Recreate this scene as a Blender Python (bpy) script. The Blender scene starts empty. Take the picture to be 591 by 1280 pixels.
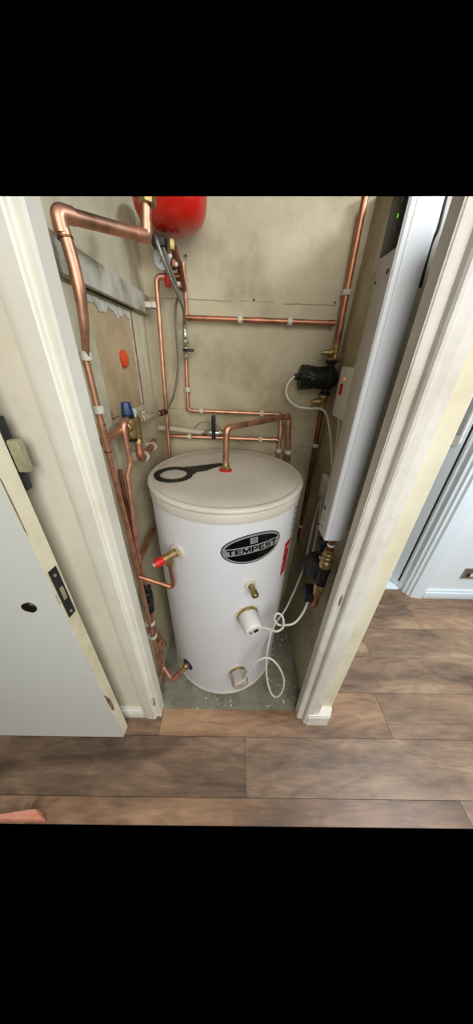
import bpy, bmesh, math, random
from mathutils import Vector, Matrix
random.seed(7)
PI = math.pi
V = Vector
col = bpy.context.scene.collection

# The place is modelled only as far up as the photograph sees it: everything ends at this
# gently rising section plane (z = SA + SB*x + SC*y)
SA, SB, SC = 1.4062, 0.0260, 0.3602

# ------------------------------------------------------------------ helpers
WORLD = {}          # object name -> world origin

def section(bm):
    n = V((-SB, -SC, 1.0)); co = V((0, 0, SA))
    if not any((v.co - co).dot(n) > 1e-5 for v in bm.verts):
        return
    g = list(bm.verts) + list(bm.edges) + list(bm.faces)
    r = bmesh.ops.bisect_plane(bm, geom=g, plane_co=co, plane_no=n, clear_outer=True)
    ed = [e for e in r['geom_cut'] if isinstance(e, bmesh.types.BMEdge)]
    if ed:
        try: bmesh.ops.holes_fill(bm, edges=ed, sides=0)
        except Exception: pass

class MB:
    def __init__(s):
        s.bm = bmesh.new(); s.mi = 0
    def _fin(s, verts):
        fs = set()
        for v in verts:
            for f in v.link_faces: fs.add(f)
        for f in fs: f.material_index = s.mi
    def box(s, lo, hi, bev=0, rot=None, seg=2):
        lo = V(lo); hi = V(hi); c = (lo + hi) / 2; d = hi - lo
        r = bmesh.ops.create_cube(s.bm, size=1)
        vs = r['verts']
        for v in vs:
            v.co = V((v.co.x * d.x, v.co.y * d.y, v.co.z * d.z))
        if bev:
            es = list({e for v in vs for e in v.link_edges})
            rr = bmesh.ops.bevel(s.bm, geom=es, offset=bev, segments=seg, affect='EDGES', profile=.5)
            vs = list({v for f in rr['faces'] for v in f.verts} | {v for v in vs if v.is_valid})
            seen = set(vs); st = list(vs)
            while st:
                v = st.pop()
                for e in v.link_edges:
                    o = e.other_vert(v)
                    if o not in seen: seen.add(o); st.append(o)
            vs = list(seen)
        for v in vs:
            p = v.co
            if rot: p = rot @ p
            v.co = p + c
        s._fin(vs); return s
    def prism(s, pts, z0, z1, axis='z', bev=0):
        """polygon pts extruded; axis z: pts (x,y); axis x: pts (y,z) ; axis y: pts (x,z)"""
        def mk(p, h):
            if axis == 'z': return (p[0], p[1], h)
            if axis == 'x': return (h, p[0], p[1])
            return (p[0], h, p[1])
        a = [s.bm.verts.new(mk(p, z0)) for p in pts]
        b = [s.bm.verts.new(mk(p, z1)) for p in pts]
        fs = [s.bm.faces.new(a), s.bm.faces.new(b[::-1])]
        n = len(pts)
        for i in range(n):
            fs.append(s.bm.faces.new((a[i], b[i], b[(i + 1) % n], a[(i + 1) % n])))
        bmesh.ops.recalc_face_normals(s.bm, faces=fs)
        if bev:
            es = list({e for f in fs for e in f.edges})
            bmesh.ops.bevel(s.bm, geom=es, offset=bev, segments=2, affect='EDGES', profile=.5)
            for f in s.bm.faces:
                f.material_index = s.mi
        else:
            for f in fs: f.material_index = s.mi
        return s
    def lathe(s, prof, org, ax, seg=32, sides=None):
        """prof: (radius, distance along ax) points from org"""
        ax = V(ax).normalized(); org = V(org)
        t = V((0, 0, 1)) if abs(ax.z) < .9 else V((1, 0, 0))
        u = ax.cross(t).normalized(); w = ax.cross(u).normalized()
        n = sides or seg
        rings = []
        for r, d in prof:
            if r < 1e-6:
                rings.append([s.bm.verts.new(org + ax * d)])
            else:
                rings.append([s.bm.verts.new(org + ax * d + (u * math.cos(2 * PI * i / n) + w * math.sin(2 * PI * i / n)) * r) for i in range(n)])
        fs = []
        for a, b in zip(rings, rings[1:]):
            for i in range(n):
                j = (i + 1) % n
                if len(a) == 1 and len(b) == 1: continue
                if len(a) == 1: fs.append(s.bm.faces.new((a[0], b[i], b[j])))
                elif len(b) == 1: fs.append(s.bm.faces.new((a[i], b[0], a[j])))
                else: fs.append(s.bm.faces.new((a[i], b[i], b[j], a[j])))
        for rg in (rings[0], rings[-1]):
            if len(rg) > 2: fs.append(s.bm.faces.new(rg))
        bmesh.ops.recalc_face_normals(s.bm, faces=fs)
        for f in fs: f.material_index = s.mi
        return s
    def tube(s, pts, r, n=16, cap=True):
        pts = [V(p) for p in pts]
        rs = r if isinstance(r, (list, tuple)) else [r] * len(pts)
        T = []
        for i in range(len(pts)):
            a = pts[max(i - 1, 0)]; b = pts[min(i + 1, len(pts) - 1)]
            T.append((b - a).normalized())
        t = V((0, 0, 1)) if abs(T[0].z) < .9 else V((1, 0, 0))
        u = T[0].cross(t).normalized()
        rings = []
        for i, p in enumerate(pts):
            u = (u - T[i] * u.dot(T[i])).normalized(); w = T[i].cross(u)
            rings.append([s.bm.verts.new(p + (u * math.cos(2 * PI * k / n) + w * math.sin(2 * PI * k / n)) * rs[i]) for k in range(n)])
        fs = []
        for a, b in zip(rings, rings[1:]):
            for i in range(n):
                j = (i + 1) % n
                fs.append(s.bm.faces.new((a[i], a[j], b[j], b[i])))
        if cap:
            fs.append(s.bm.faces.new(rings[0][::-1])); fs.append(s.bm.faces.new(rings[-1]))
        bmesh.ops.recalc_face_normals(s.bm, faces=fs)
        for f in fs: f.material_index = s.mi
        return s
    def ball(s, c, r, sc=(1, 1, 1), seg=20, rot=None):
        rr = bmesh.ops.create_uvsphere(s.bm, u_segments=seg, v_segments=seg // 2, radius=r)
        for v in rr['verts']:
            p = V((v.co.x * sc[0], v.co.y * sc[1], v.co.z * sc[2]))
            if rot: p = rot @ p
            v.co = p + V(c)
        s._fin(rr['verts']); return s
    def build(s, name, mats, parent=None, cut=True, ang=32):
        bm = s.bm
        if cut: section(bm)
        bm.normal_update()
        for f in bm.faces: f.smooth = True
        for e in bm.edges:
            if len(e.link_faces) == 2:
                if e.calc_face_angle(0) > math.radians(ang): e.smooth = False
            else: e.smooth = False
        me = bpy.data.meshes.new(name)
        vs = [v.co.copy() for v in bm.verts]
        if parent is not None: o0 = WORLD[parent.name]
        elif vs:
            xs = [v.x for v in vs]; ys = [v.y for v in vs]; zs = [v.z for v in vs]
            o0 = V(((min(xs) + max(xs)) / 2, (min(ys) + max(ys)) / 2, min(zs)))
        else: o0 = V((0, 0, 0))
        for v in bm.verts: v.co -= o0
        bm.to_mesh(me); bm.free()
        if not isinstance(mats, (list, tuple)): mats = [mats]
        for m in mats: me.materials.append(m)
        o = bpy.data.objects.new(name, me); col.objects.link(o)
        if parent is not None: o.parent = parent
        else: o.location = o0
        WORLD[o.name] = o0
        return o

def tag(o, label=None, cat=None, group=None, kind=None):
    if label: o['label'] = label
    if cat: o['category'] = cat
    if group: o['group'] = group
    if kind: o['kind'] = kind
    return o
def thing(name, loc, label, cat, group=None, kind=None):
    o = bpy.data.objects.new(name, None); col.objects.link(o)
    o.location = loc; o.empty_display_size = .02
    WORLD[o.name] = V(loc)
    return tag(o, label, cat, group, kind)
def struct(name, mb, mats, **k):
    return tag(mb.build(name, mats, **k), kind='structure')
def relabel(o, t): o['label'] = t; return o

def fillet(pts, R, n=6):
    """round the corners of a polyline; returns (path, list of (before, corner path, after))"""
    pts = [V(p) for p in pts]; out = [pts[0]]; bends = []
    for i in range(1, len(pts) - 1):
        p = pts[i]; a = (pts[i - 1] - p); b = (pts[i + 1] - p)
        la, lb = a.length, b.length; a.normalize(); b.normalize()
        ang = a.angle(b)
        if PI - ang < .05: out.append(p); continue
        d = min(R / math.tan(ang / 2), la * .45, lb * .45)
        A = p + a * d; B = p + b * d; c = []
        for k in range(n + 1):
            t = k / n
            c.append(A * (1 - t) ** 2 + p * 2 * t * (1 - t) + B * t * t)
        out += c; bends.append((A + a * .004, c, B + b * .004, a, b))
    out.append(pts[-1]); return out, bends
def smooth(pts, n=8):
    """Catmull-Rom through pts"""
    P = [V(p) for p in pts]; P = [P[0] * 2 - P[1]] + P + [P[-1] * 2 - P[-2]]
    out = []
    for i in range(1, len(P) - 2):
        for k in range(n):
            t = k / n; a, b, c, d = P[i - 1], P[i], P[i + 1], P[i + 2]
            out.append(.5 * ((2 * b) + (c - a) * t + (2 * a - 5 * b + 4 * c - d) * t * t + (3 * b - a - 3 * c + d) * t ** 3))
    out.append(P[-2]); return out

# ------------------------------------------------------------------ materials
def newmat(name):
    m = bpy.data.materials.new(name); m.use_nodes = True
    nt = m.node_tree; b = nt.nodes['Principled BSDF']
    return m, nt, b
def N(nt, t, **k):
    n = nt.nodes.new(t)
    for a, v in k.items():
        if a in n.inputs.keys() if hasattr(n.inputs, 'keys') else False: n.inputs[a].default_value = v
        else: setattr(n, a, v)
    return n
def ramp(nt, stops):
    r = nt.nodes.new('ShaderNodeValToRGB'); el = r.color_ramp.elements
    el[0].position = stops[0][0]; el[0].color = (*stops[0][1], 1)
    el[1].position = stops[-1][0]; el[1].color = (*stops[-1][1], 1)
    for p, c in stops[1:-1]:
        e = el.new(p); e.color = (*c, 1)
    return r
def lin(c):   # sRGB 0-255 -> linear
    return tuple(((x / 255) / 12.92 if x / 255 <= .04045 else ((x / 255 + .055) / 1.055) ** 2.4) for x in c)
def plain(name, rgb, rough=.5, metal=0, var=.06, scale=30, bump=0, spec=.5, coat=0, emit=None):
    m, nt, b = newmat(name)
    c = lin(rgb)
    tc = N(nt, 'ShaderNodeTexCoord'); nz = N(nt, 'ShaderNodeTexNoise'); nz.inputs['Scale'].default_value = scale; nz.inputs['Detail'].default_value = 4
    nt.links.new(tc.outputs['Object'], nz.inputs['Vector'])
    r = ramp(nt, [(.3, tuple(x * (1 - var) for x in c)), (.7, tuple(min(1, x * (1 + var)) for x in c))])
    nt.links.new(nz.outputs['Fac'], r.inputs['Fac']); nt.links.new(r.outputs['Color'], b.inputs['Base Color'])
    b.inputs['Roughness'].default_value = rough; b.inputs['Metallic'].default_value = metal
    b.inputs['Specular IOR Level'].default_value = spec
    b.inputs['Coat Weight'].default_value = coat
    if bump:
        bp = N(nt, 'ShaderNodeBump'); bp.inputs['Strength'].default_value = bump; bp.inputs['Distance'].default_value = .002
        nt.links.new(nz.outputs['Fac'], bp.inputs['Height']); nt.links.new(bp.outputs['Normal'], b.inputs['Normal'])
    if emit:
        b.inputs['Emission Color'].default_value = (*lin(emit[0]), 1); b.inputs['Emission Strength'].default_value = emit[1]
    return m
def stained(name, base, dark, light=None, rough=.8, s1=2.2, s2=14, bump=.35, amount=.5, course=None):
    """old painted plaster / paint with stains"""
    m, nt, b = newmat(name)
    tc = N(nt, 'ShaderNodeTexCoord'); geo = N(nt, 'ShaderNodeNewGeometry')
    a = N(nt, 'ShaderNodeTexNoise'); a.inputs['Scale'].default_value = s1; a.inputs['Detail'].default_value = 6; a.inputs['Roughness'].default_value = .62
    f = N(nt, 'ShaderNodeTexNoise'); f.inputs['Scale'].default_value = s2; f.inputs['Detail'].default_value = 8; f.inputs['Roughness'].default_value = .7
    for n in (a, f): nt.links.new(geo.outputs['Position'], n.inputs['Vector'])
    r = ramp(nt, [(.36, lin(dark)), (.5, lin(base)), (.72, lin(light or base))])
    nt.links.new(a.outputs['Fac'], r.inputs['Fac'])
    r2 = ramp(nt, [(.3, (.72, .70, .66)), (.55, (1, 1, 1))])
    nt.links.new(f.outputs['Fac'], r2.inputs['Fac'])
    mx = N(nt, 'ShaderNodeMix', data_type='RGBA', blend_type='MULTIPLY'); mx.inputs[0].default_value = amount
    nt.links.new(r.outputs['Color'], mx.inputs[6]); nt.links.new(r2.outputs['Color'], mx.inputs[7])
    outc = mx.outputs[2]
    nt.links.new(outc, b.inputs['Base Color'])
    b.inputs['Roughness'].default_value = rough
    bp = N(nt, 'ShaderNodeBump'); bp.inputs['Strength'].default_value = bump; bp.inputs['Distance'].default_value = .004
    nt.links.new(f.outputs['Fac'], bp.inputs['Height']); nt.links.new(bp.outputs['Normal'], b.inputs['Normal'])
    return m
def copper_mat(name, rgb, rough=.28, dark=.55):
    m, nt, b = newmat(name)
    geo = N(nt, 'ShaderNodeNewGeometry')
    a = N(nt, 'ShaderNodeTexNoise'); a.inputs['Scale'].default_value = 22; a.inputs['Detail'].default_value = 6
    nt.links.new(geo.outputs['Position'], a.inputs['Vector'])
    c = lin(rgb)
    r = ramp(nt, [(.32, tuple(x * dark for x in c)), (.55, c), (.8, tuple(min(1, x * 1.12) for x in c))])
    nt.links.new(a.outputs['Fac'], r.inputs['Fac']); nt.links.new(r.outputs['Color'], b.inputs['Base Color'])
    b.inputs['Metallic'].default_value = .92
    rr = N(nt, 'ShaderNodeMapRange'); rr.inputs[3].default_value = rough; rr.inputs[4].default_value = rough + .22
    nt.links.new(a.outputs['Fac'], rr.inputs[0]); nt.links.new(rr.outputs[0], b.inputs['Roughness'])
    return m

M = {}
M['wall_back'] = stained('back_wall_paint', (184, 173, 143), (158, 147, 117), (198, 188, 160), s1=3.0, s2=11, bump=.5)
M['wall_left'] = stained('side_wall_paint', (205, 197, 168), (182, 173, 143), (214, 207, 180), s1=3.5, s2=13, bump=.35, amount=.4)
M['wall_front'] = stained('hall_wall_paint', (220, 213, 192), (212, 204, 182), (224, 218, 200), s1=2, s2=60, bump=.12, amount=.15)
M['frame'] = stained('cream_gloss', (233, 229, 212), (224, 218, 198), (238, 235, 222), rough=.35, s1=3, s2=18, bump=.1, amount=.16)
M['frame_r'] = stained('cream_gloss_aged', (226, 221, 210), (214, 208, 194), (232, 229, 219), rough=.4, s1=4, s2=16, bump=.12, amount=.22)
M['strip'] = stained('cream_strip', (226, 218, 190), (214, 205, 174), (232, 225, 200), rough=.45, s1=4, s2=16, bump=.1, amount=.2)
M['skirting'] = plain('skirting_gloss', (226, 224, 212), .35, var=.03, scale=12)
M['plank_dirty'] = stained('dirty_board', (194, 190, 172), (146, 141, 122), (216, 212, 198), rough=.75, s1=9, s2=24, bump=.5, amount=.7)
M['hatch'] = stained('tan_plaster', (188, 164, 128), (174, 151, 115), (200, 178, 143), rough=.9, s1=8, s2=30, bump=.5, amount=.35)
M['filler'] = stained('white_filler', (205, 202, 190), (186, 182, 166), (222, 220, 212), rough=.9, s1=30, s2=60, bump=.9, amount=.5)
M['concrete'] = None
M['door'] = plain('door_gloss', (222, 223, 214), .42, var=.015, scale=5)
M['dooredge'] = stained('door_edge_paint', (222, 213, 182), (206, 195, 160), (230, 222, 196), rough=.5, s1=6, s2=40, bump=.2, amount=.3)
M['barewood'] = stained('bare_wood', (140, 100, 70), (104, 70, 48), (160, 122, 92), rough=.8, s1=40, s2=90, bump=.3)
M['copper'] = copper_mat('copper', (222, 168, 138), .34, .6)
M['copper_dull'] = copper_mat('copper_dull', (196, 136, 106), .38)
M['copper_dark'] = copper_mat('copper_brown', (150, 96, 72), .42)
M['brass'] = copper_mat('brass', (186, 160, 108), .38, .6)
M['steel'] = plain('plated_steel', (190, 188, 182), .3, .95, var=.15, scale=60)
M['braid'] = plain('braided_steel', (150, 148, 140), .38, .85, var=.4, scale=420, bump=.8)
M['greyhose'] = plain('grey_hose', (112, 106, 92), .55, var=.15, scale=200)
M['black'] = plain('black_plastic', (13, 13, 14), .5, var=.2, scale=40)
M['blackmat'] = plain('black_cast', (14, 14, 15), .6, var=.2, scale=40)
M['blackgloss'] = plain('black_glass', (14, 16, 14), .4, var=.05, spec=.2)
M['white'] = plain('white_plastic', (232, 230, 222), .4, var=.02)
M['clip'] = plain('clip_plastic', (206, 200, 184), .55, var=.08, scale=60)
M['cable'] = plain('white_cable', (222, 217, 202), .45, var=.04)
M['steelwhite'] = plain('boiler_white', (236, 240, 244), .38, var=.01, scale=6)
M['boilerface'] = plain('boiler_front_grey', (200, 196, 188), .45, var=.02, scale=10)
M['tank'] = plain('tank_white', (232, 233, 235), .3, var=.012, scale=8)
M['lid'] = stained('lid_cream', (219, 212, 197), (210, 202, 186), (225, 219, 205), rough=.5, s1=5, s2=30, bump=.06, amount=.15)
M['band'] = plain('lid_rim', (216, 211, 196), .45, var=.03, scale=10)
M['red'] = plain('red_enamel', (196, 30, 18), .3, var=.08, scale=20, coat=.3)
M['redplastic'] = plain('red_plastic', (206, 34, 34), .4, var=.06)
M['orange'] = plain('orange_red_plastic', (214, 78, 34), .35, var=.06)
M['bluecap'] = plain('blue_plastic', (24, 54, 96), .45, var=.1)
M['navy'] = plain('navy_plastic', (28, 32, 82), .4, var=.1)
M['clear'] = plain('clear_cap', (204, 208, 204), .15, var=.05)
M['gauge'] = plain('gauge_face', (190, 192, 196), .25, var=.04)
M['darkiron'] = plain('dark_iron', (44, 46, 48), .4, .6, var=.2, scale=80)
M['bronze'] = plain('brown_bronze', (74, 62, 56), .3, .8, var=.2)
M['oldbrass'] = plain('old_brass', (164, 156, 124), .45, .35, var=.15, scale=120)
M['ink'] = plain('black_ink', (12, 12, 14), .25, var=.02)
M['silver'] = plain('silver_foil', (196, 197, 198), .3, .5, var=.06, scale=30)
M['label_red'] = plain('label_red', (190, 22, 40), .35, var=.05)
M['label_white'] = plain('label_white', (226, 224, 222), .4, var=.02)
M['label_grey'] = plain('label_print', (120, 116, 116), .5, var=.1)
M['cap_grey'] = plain('thermostat_cover_grey', (196, 190, 178), .35, .25, var=.06, scale=30)
M['hallwhite'] = plain('hall_gloss_white', (222, 232, 238), .4, var=.015, scale=6)
M['hallwall'] = plain('hall_wall_white', (226, 234, 238), .7, var=.01, scale=6)
M['nickel'] = plain('brushed_nickel', (168, 160, 150), .35, .85, var=.1, scale=90)
M['peach'] = stained('peach_fabric', (222, 150, 122), (214, 128, 96), (228, 176, 150), rough=.9, s1=14, s2=60, bump=.3, amount=.2)
M['led_green'] = plain('led_green', (120, 230, 60), .4, emit=((120, 235, 60), .8))
M['led_red'] = plain('neon_red', (250, 90, 80), .4, emit=((255, 70, 60), 1.3))
M['tape'] = plain('old_pipe_lagging', (190, 184, 158), .8, var=.15, scale=40, bump=.4)
M['void'] = plain('dark_gap', (10, 12, 14), .9)
M['crack'] = plain('dirt_line', (166, 155, 126), .95, var=.2)
M['hole_and_shadow'] = plain('screw_hole_and_shadow', (70, 58, 44), .95, var=.2)  # screw holes, and the painted shadow strip under the wall board

def laminate():
    m, nt, b = newmat('walnut_laminate')
    geo = N(nt, 'ShaderNodeNewGeometry'); at = N(nt, 'ShaderNodeAttribute', attribute_name='tone')
    sc = N(nt, 'ShaderNodeVectorMath', operation='SCALE'); sc.inputs[3].default_value = 7.3
    off = N(nt, 'ShaderNodeVectorMath', operation='ADD')
    nt.links.new(at.outputs['Color'], sc.inputs[0]); nt.links.new(geo.outputs['Position'], off.inputs[0]); nt.links.new(sc.outputs[0], off.inputs[1])
    def noise(scale, s_, det, rough, dist):
        mp = N(nt, 'ShaderNodeMapping'); mp.inputs['Scale'].default_value = scale
        nt.links.new(off.outputs[0], mp.inputs['Vector'])
        a = N(nt, 'ShaderNodeTexNoise'); a.inputs['Scale'].default_value = s_; a.inputs['Detail'].default_value = det; a.inputs['Roughness'].default_value = rough; a.inputs['Distortion'].default_value = dist
        nt.links.new(mp.outputs[0], a.inputs['Vector']); return a.outputs['Fac']
    def ma(x, k, y):
        n = N(nt, 'ShaderNodeMath', operation='MULTIPLY_ADD'); n.inputs[1].default_value = k
        nt.links.new(x, n.inputs[0])
        if isinstance(y, (int, float)): n.inputs[2].default_value = y
        else: nt.links.new(y, n.inputs[2])
        return n.outputs[0]
    broad = noise((1.0, 4.2, 1), 1.7, 2, .5, .5)         # flowing dark and light areas
    fig = noise((1.3, 4.5, 1), 1.15, 1.5, .4, .8)        # figure lines follow this field
    fine = noise((6, 55, 1), 2.0, 5, .6, .2); f = fine.node
    mot = noise((2.5, 7, 1), 3.0, 4, .6, 1.0)
    sn = N(nt, 'ShaderNodeMath', operation='SINE'); nt.links.new(ma(fig, 62, 0.0), sn.inputs[0])
    sepc = N(nt, 'ShaderNodeSeparateColor'); nt.links.new(at.outputs['Color'], sepc.inputs[0])
    v = ma(broad, 1.25, -.78); v = ma(mot, .55, v); v = ma(fine, .46, v); v = ma(sn.outputs[0], .045, v); v = ma(sepc.outputs[1], .50, v)
    r = ramp(nt, [(.10, lin((74, 59, 47))), (.40, lin((112, 91, 72))), (.64, lin((143, 117, 92))), (.90, lin((174, 146, 116)))])
    nt.links.new(v, r.inputs['Fac'])
    # warm/grey tint per plank
    tint = ramp(nt, [(0, (.98, .99, 1.02)), (1, (1.18, .94, .78))])
    nt.links.new(sepc.outputs[2], tint.inputs['Fac'])
    mx = N(nt, 'ShaderNodeMix', data_type='RGBA', blend_type='MULTIPLY'); mx.inputs[0].default_value = 1
    nt.links.new(r.outputs['Color'], mx.inputs[6]); nt.links.new(tint.outputs['Color'], mx.inputs[7])
    nt.links.new(mx.outputs[2], b.inputs['Base Color'])
    b.inputs['Roughness'].default_value = .42
    bp = N(nt, 'ShaderNodeBump'); bp.inputs['Strength'].default_value = .12; bp.inputs['Distance'].default_value = .001
    nt.links.new(fine, bp.inputs['Height']); nt.links.new(bp.outputs['Normal'], b.inputs['Normal'])
    return m
M['laminate'] = laminate()
def concrete():
    m, nt, b = newmat('old_concrete')
    geo = N(nt, 'ShaderNodeNewGeometry')
    a = N(nt, 'ShaderNodeTexNoise'); a.inputs['Scale'].default_value = 9; a.inputs['Detail'].default_value = 8; a.inputs['Roughness'].default_value = .7
    v = N(nt, 'ShaderNodeTexNoise'); v.inputs['Scale'].default_value = 75; v.inputs['Detail'].default_value = 3
    w = N(nt, 'ShaderNodeTexNoise'); w.inputs['Scale'].default_value = 16; w.inputs['Detail'].default_value = 2
    for n in (a, v, w): nt.links.new(geo.outputs['Position'], n.inputs['Vector'])
    r = ramp(nt, [(.3, lin((96, 94, 80))), (.5, lin((128, 125, 108))), (.72, lin((150, 147, 130)))])
    nt.links.new(a.outputs['Fac'], r.inputs['Fac'])
    r2 = ramp(nt, [(.62, (0, 0, 0)), (.66, (1, 1, 1))]); nt.links.new(v.outputs['Fac'], r2.inputs['Fac'])
    r3 = ramp(nt, [(.5, (0, 0, 0)), (.6, (1, 1, 1))]); nt.links.new(w.outputs['Fac'], r3.inputs['Fac'])
    mu = N(nt, 'ShaderNodeMath', operation='MULTIPLY'); nt.links.new(r2.outputs[0], mu.inputs[0]); nt.links.new(r3.outputs[0], mu.inputs[1])
    mx = N(nt, 'ShaderNodeMix', data_type='RGBA'); nt.links.new(mu.outputs[0], mx.inputs[0])
    nt.links.new(r.outputs[0], mx.inputs[6]); mx.inputs[7].default_value = (*lin((226, 224, 214)), 1)
    nt.links.new(mx.outputs[2], b.inputs['Base Color']); b.inputs['Roughness'].default_value = .9
    bp = N(nt, 'ShaderNodeBump'); bp.inputs['Strength'].default_value = .6; bp.inputs['Distance'].default_value = .004
    nt.links.new(a.outputs['Fac'], bp.inputs['Height']); nt.links.new(bp.outputs['Normal'], b.inputs['Normal'])
    return m
M['concrete'] = concrete()

# ------------------------------------------------------------------ the setting
Y0, PW = .2808, .1805            # laminate board seams run along x
def floor():
    bm = bmesh.new(); lay = bm.loops.layers.float_color.new('tone')
    rows = {-1: [-2.6, -.6985, .875, 2.9], 0: [-2.6, -1.2, .072, 1.62, 2.9], 1: [-2.6, -.3000, .7185, 2.9], 2: [-2.6, -.5, .30, 1.50, 2.9],
            3: [-2.6, -.6, .7835, 2.9], 4: [-2.6, -.2, 1.178, 2.9], 5: [-2.6, .5, 1.8, 2.9], 6: [-2.6, 0, 2.2, 2.9]}
    tones = {(-1, 1): (.3, .22, .5), (-1, 2): (.61, .40, .15), (0, 1): (.1, .0, .18), (0, 2): (.35, .34, .15), (1, 0): (.8, .05, .25),
             (1, 1): (.55, .62, .55), (1, 2): (.9, .4, .25), (2, 2): (.2, .55, .2), (3, 0): (.7, .35, .2)}
    g = .0007
    for r, xs in rows.items():
        ya = Y0 + PW * r; yb = ya + PW
        if r == -1: ya = .213
        for i in range(len(xs) - 1):
            xa, xb = xs[i], xs[i + 1]
            # behind the cupboard's front the boards exist only in the hall to the right
            pieces = [(xa, xb, ya, yb)]
            if r == 1: pieces = [(xa, xb, ya, .562)] + ([(max(xa, .463), xb, .562, yb)] if xb > .463 else [])
            if r > 1:
                if xb <= .463: continue
                pieces = [(max(xa, .463), xb, ya, min(yb, 1.9))]
            t = tones.get((r, i), (random.random(), .3 + .35 * random.random(), .35 * random.random()))
            for (a, b_, c, d) in pieces:
                e = g
                ce = 0 if c == .562 else e; de = 0 if d == .562 else e
                vs = [bm.verts.new(p) for p in ((a + e, c + ce, 0), (b_ - e, c + ce, 0), (b_ - e, d - de, 0), (a + e, d - de, 0))]
                f = bm.faces.new(vs)
                for l in f.loops: l[lay] = (*t, 1)
                lo = [bm.verts.new((v.co.x, v.co.y, -.008)) for v in vs]
                for k in range(4):
                    f = bm.faces.new((vs[k], lo[k], lo[(k + 1) % 4], vs[(k + 1) % 4]))
                    for l in f.loops: l[lay] = (*t, 1)
    # sub-floor under the boards shows as the dark seams
    for (a, b_, c, d) in ((-2.6, 2.9, .213, .562), (.463, 2.9, .562, 1.9)):
        f = bm.faces.new([bm.verts.new(p) for p in ((a, c, -.003), (b_, c, -.003), (b_, d, -.003), (a, d, -.003))]); f.material_index = 1
    me = bpy.data.meshes.new('floor'); bm.to_mesh(me); bm.free()
    me.materials.append(M['laminate']); me.materials.append(plain('seam_dark', (40, 32, 27), .8))
    o = bpy.data.objects.new('floor', me); col.objects.link(o); WORLD[o.name] = V((0, 0, 0))
    tag(o, kind='structure')
floor()
struct('floor', MB().box((-.36, .562, -.04), (.45, 1.25, -.001)), M['concrete'])

RW = lambda z: .353 + .041 * z      # the right-hand wall leans slightly outwards
# back wall with a faint render line and the block joints near the pipes
m = MB().box((-.40, 1.22, -.02), (.52, 1.30, 2.2))
struct('wall_back', m, M['wall_back'])
m = MB()
for (x0, x1, z, w) in ((-.33, -.03, 1.585, .0016), (.0, .13, 1.586, .0012), (.17, .36, 1.583, .002), (.15, .37, .925, .003), (-.33, -.12, 1.205, .0012), (.2, .385, 1.05, .002)):
    m.tube([(x0 + (x1 - x0) * i / 8, 1.2195, z + random.uniform(-.0015, .0015)) for i in range(9)], w, 6)
tag(m.build('mortar_joint', M['crack']), kind='structure').name = 'trim_1'
m = MB()
for (x, z) in ((-.302, 1.58), (.055, 1.59), (.355, 1.59), (-.187, 1.702)):
    m.lathe([(0.0001, 0), (.0035, 0), (.0035, .004), (.0001, .004)], (x, 1.2175, z), (0, 1, 0), 10)
tag(m.build('trim_2', M['hole_and_shadow']), kind='structure')
m = MB().ball((-.187, 1.2205, 1.700), .009, (1, .25, 1)).ball((-.198, 1.2205, 1.548), .010, (1, .25, 1)); 
tag(m.build('trim_3', M['crack']), kind='structure')
# left wall of the cupboard: solid, with the square opening cut for the tan patch
m = MB()
XL = -.345
for (ya, yb, za, zb) in ((.576, .750, -.02, 2.0), (1.048, 1.22, -.02, 2.0), (.750, 1.048, -.02, 1.245), (.750, 1.048, 1.525, 2.0)):
    m.box((XL - .04, ya, za), (XL, yb, zb))
struct('wall_left', m, M['wall_left'])
m = MB().box((XL - .04, .745, 1.24), (XL - .006, 1.053, 1.53))
o = thing('wall_patch', (XL - .02, .9, 1.24), 'square tan plaster patch set into the left cupboard wall below the dirty board', 'wall patch')
m.build('patch_panel', M['hatch'], o)
m = MB()
pts = []
for i in range(26):
    y = .752 + .292 * i / 25; pts.append((y, 1.503 + .008 * math.sin(i * .7) + .004 * math.sin(i * 1.9 + 1)))
m.prism([(.752, 1.524)] + pts + [(1.046, 1.524)], XL - .0062, XL - .0035, 'x')
pts = [(1.034 - .006 * random.random(), 1.25 + .26 * i / 20) for i in range(21)]
m.prism([(1.040, 1.25)] + [(1.040, 1.51)] + pts[::-1], XL - .0062, XL - .0040, 'x')
m.build('filler_smear', M['filler'], o)
m = MB()
m.box((XL - .0066, .7502, 1.2452), (XL - .0015, .7535, 1.33)).box((XL - .0066, .7502, 1.2452), (XL - .0020, .815, 1.2475))
m.build('edge_gap', M['barewood'], o)
MB().box((XL - .0066, 1.0405, 1.2452), (XL - .001, 1.0475, 1.5248)).build('edge_gap', M['barewood'], o)
# right wall (leans) between cupboard and hall
m = MB()
bm = m.bm
def wedge(y0, y1, zt):
    p = [(RW(0), 0), (RW(zt), zt), (.463, zt), (.463, 0)]
    m.prism(p, y0, y1, 'y')
wedge(.566, 1.235, 2.0)
struct('wall_right', m, M['wall_back'])

# front wall of the hall, left and right of the opening
m = MB().box((-2.6, .538, -.02), (-.345, .585, 2.2))
struct('wall_front', m, M['wall_front'])
m = MB().prism([(.395, .548), (.458, .548), (.465, .555), (.465, .57), (.395, .57)], -.02, 2.2)
struct('wall_front', m, M['strip'])
# left door lining with architrave (profile in plan)
L = [(-.378, .538), (-.378, .527), (-.374, .5245), (-.356, .5205), (-.329, .519), (-.3255, .521), (-.3245, .5300), (-.3225, .5315), (-.3110, .5315), (-.3092, .5290),
     (-.3050, .5295), (-.3030, .534), (-.3020, .575), (-.345, .575), (-.345, .538)]
struct('trim_left', MB().prism(L, 0, 2.2), M['frame'], ang=20)
Rr = [(.3110, .567), (.3110, .535), (.3130, .5365), (.3150, .5330), (.3330, .5290), (.3345, .5180), (.3380, .5130), (.3450, .5115), (.3470, .5130), (.3700, .5140),
      (.3710, .5155), (.3940, .5190), (.3965, .5310), (.396, .549), (.36, .55), (.36, .567)]
struct('trim_right', MB().prism(Rr, 0, 2.2), M['frame_r'], ang=20)
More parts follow.
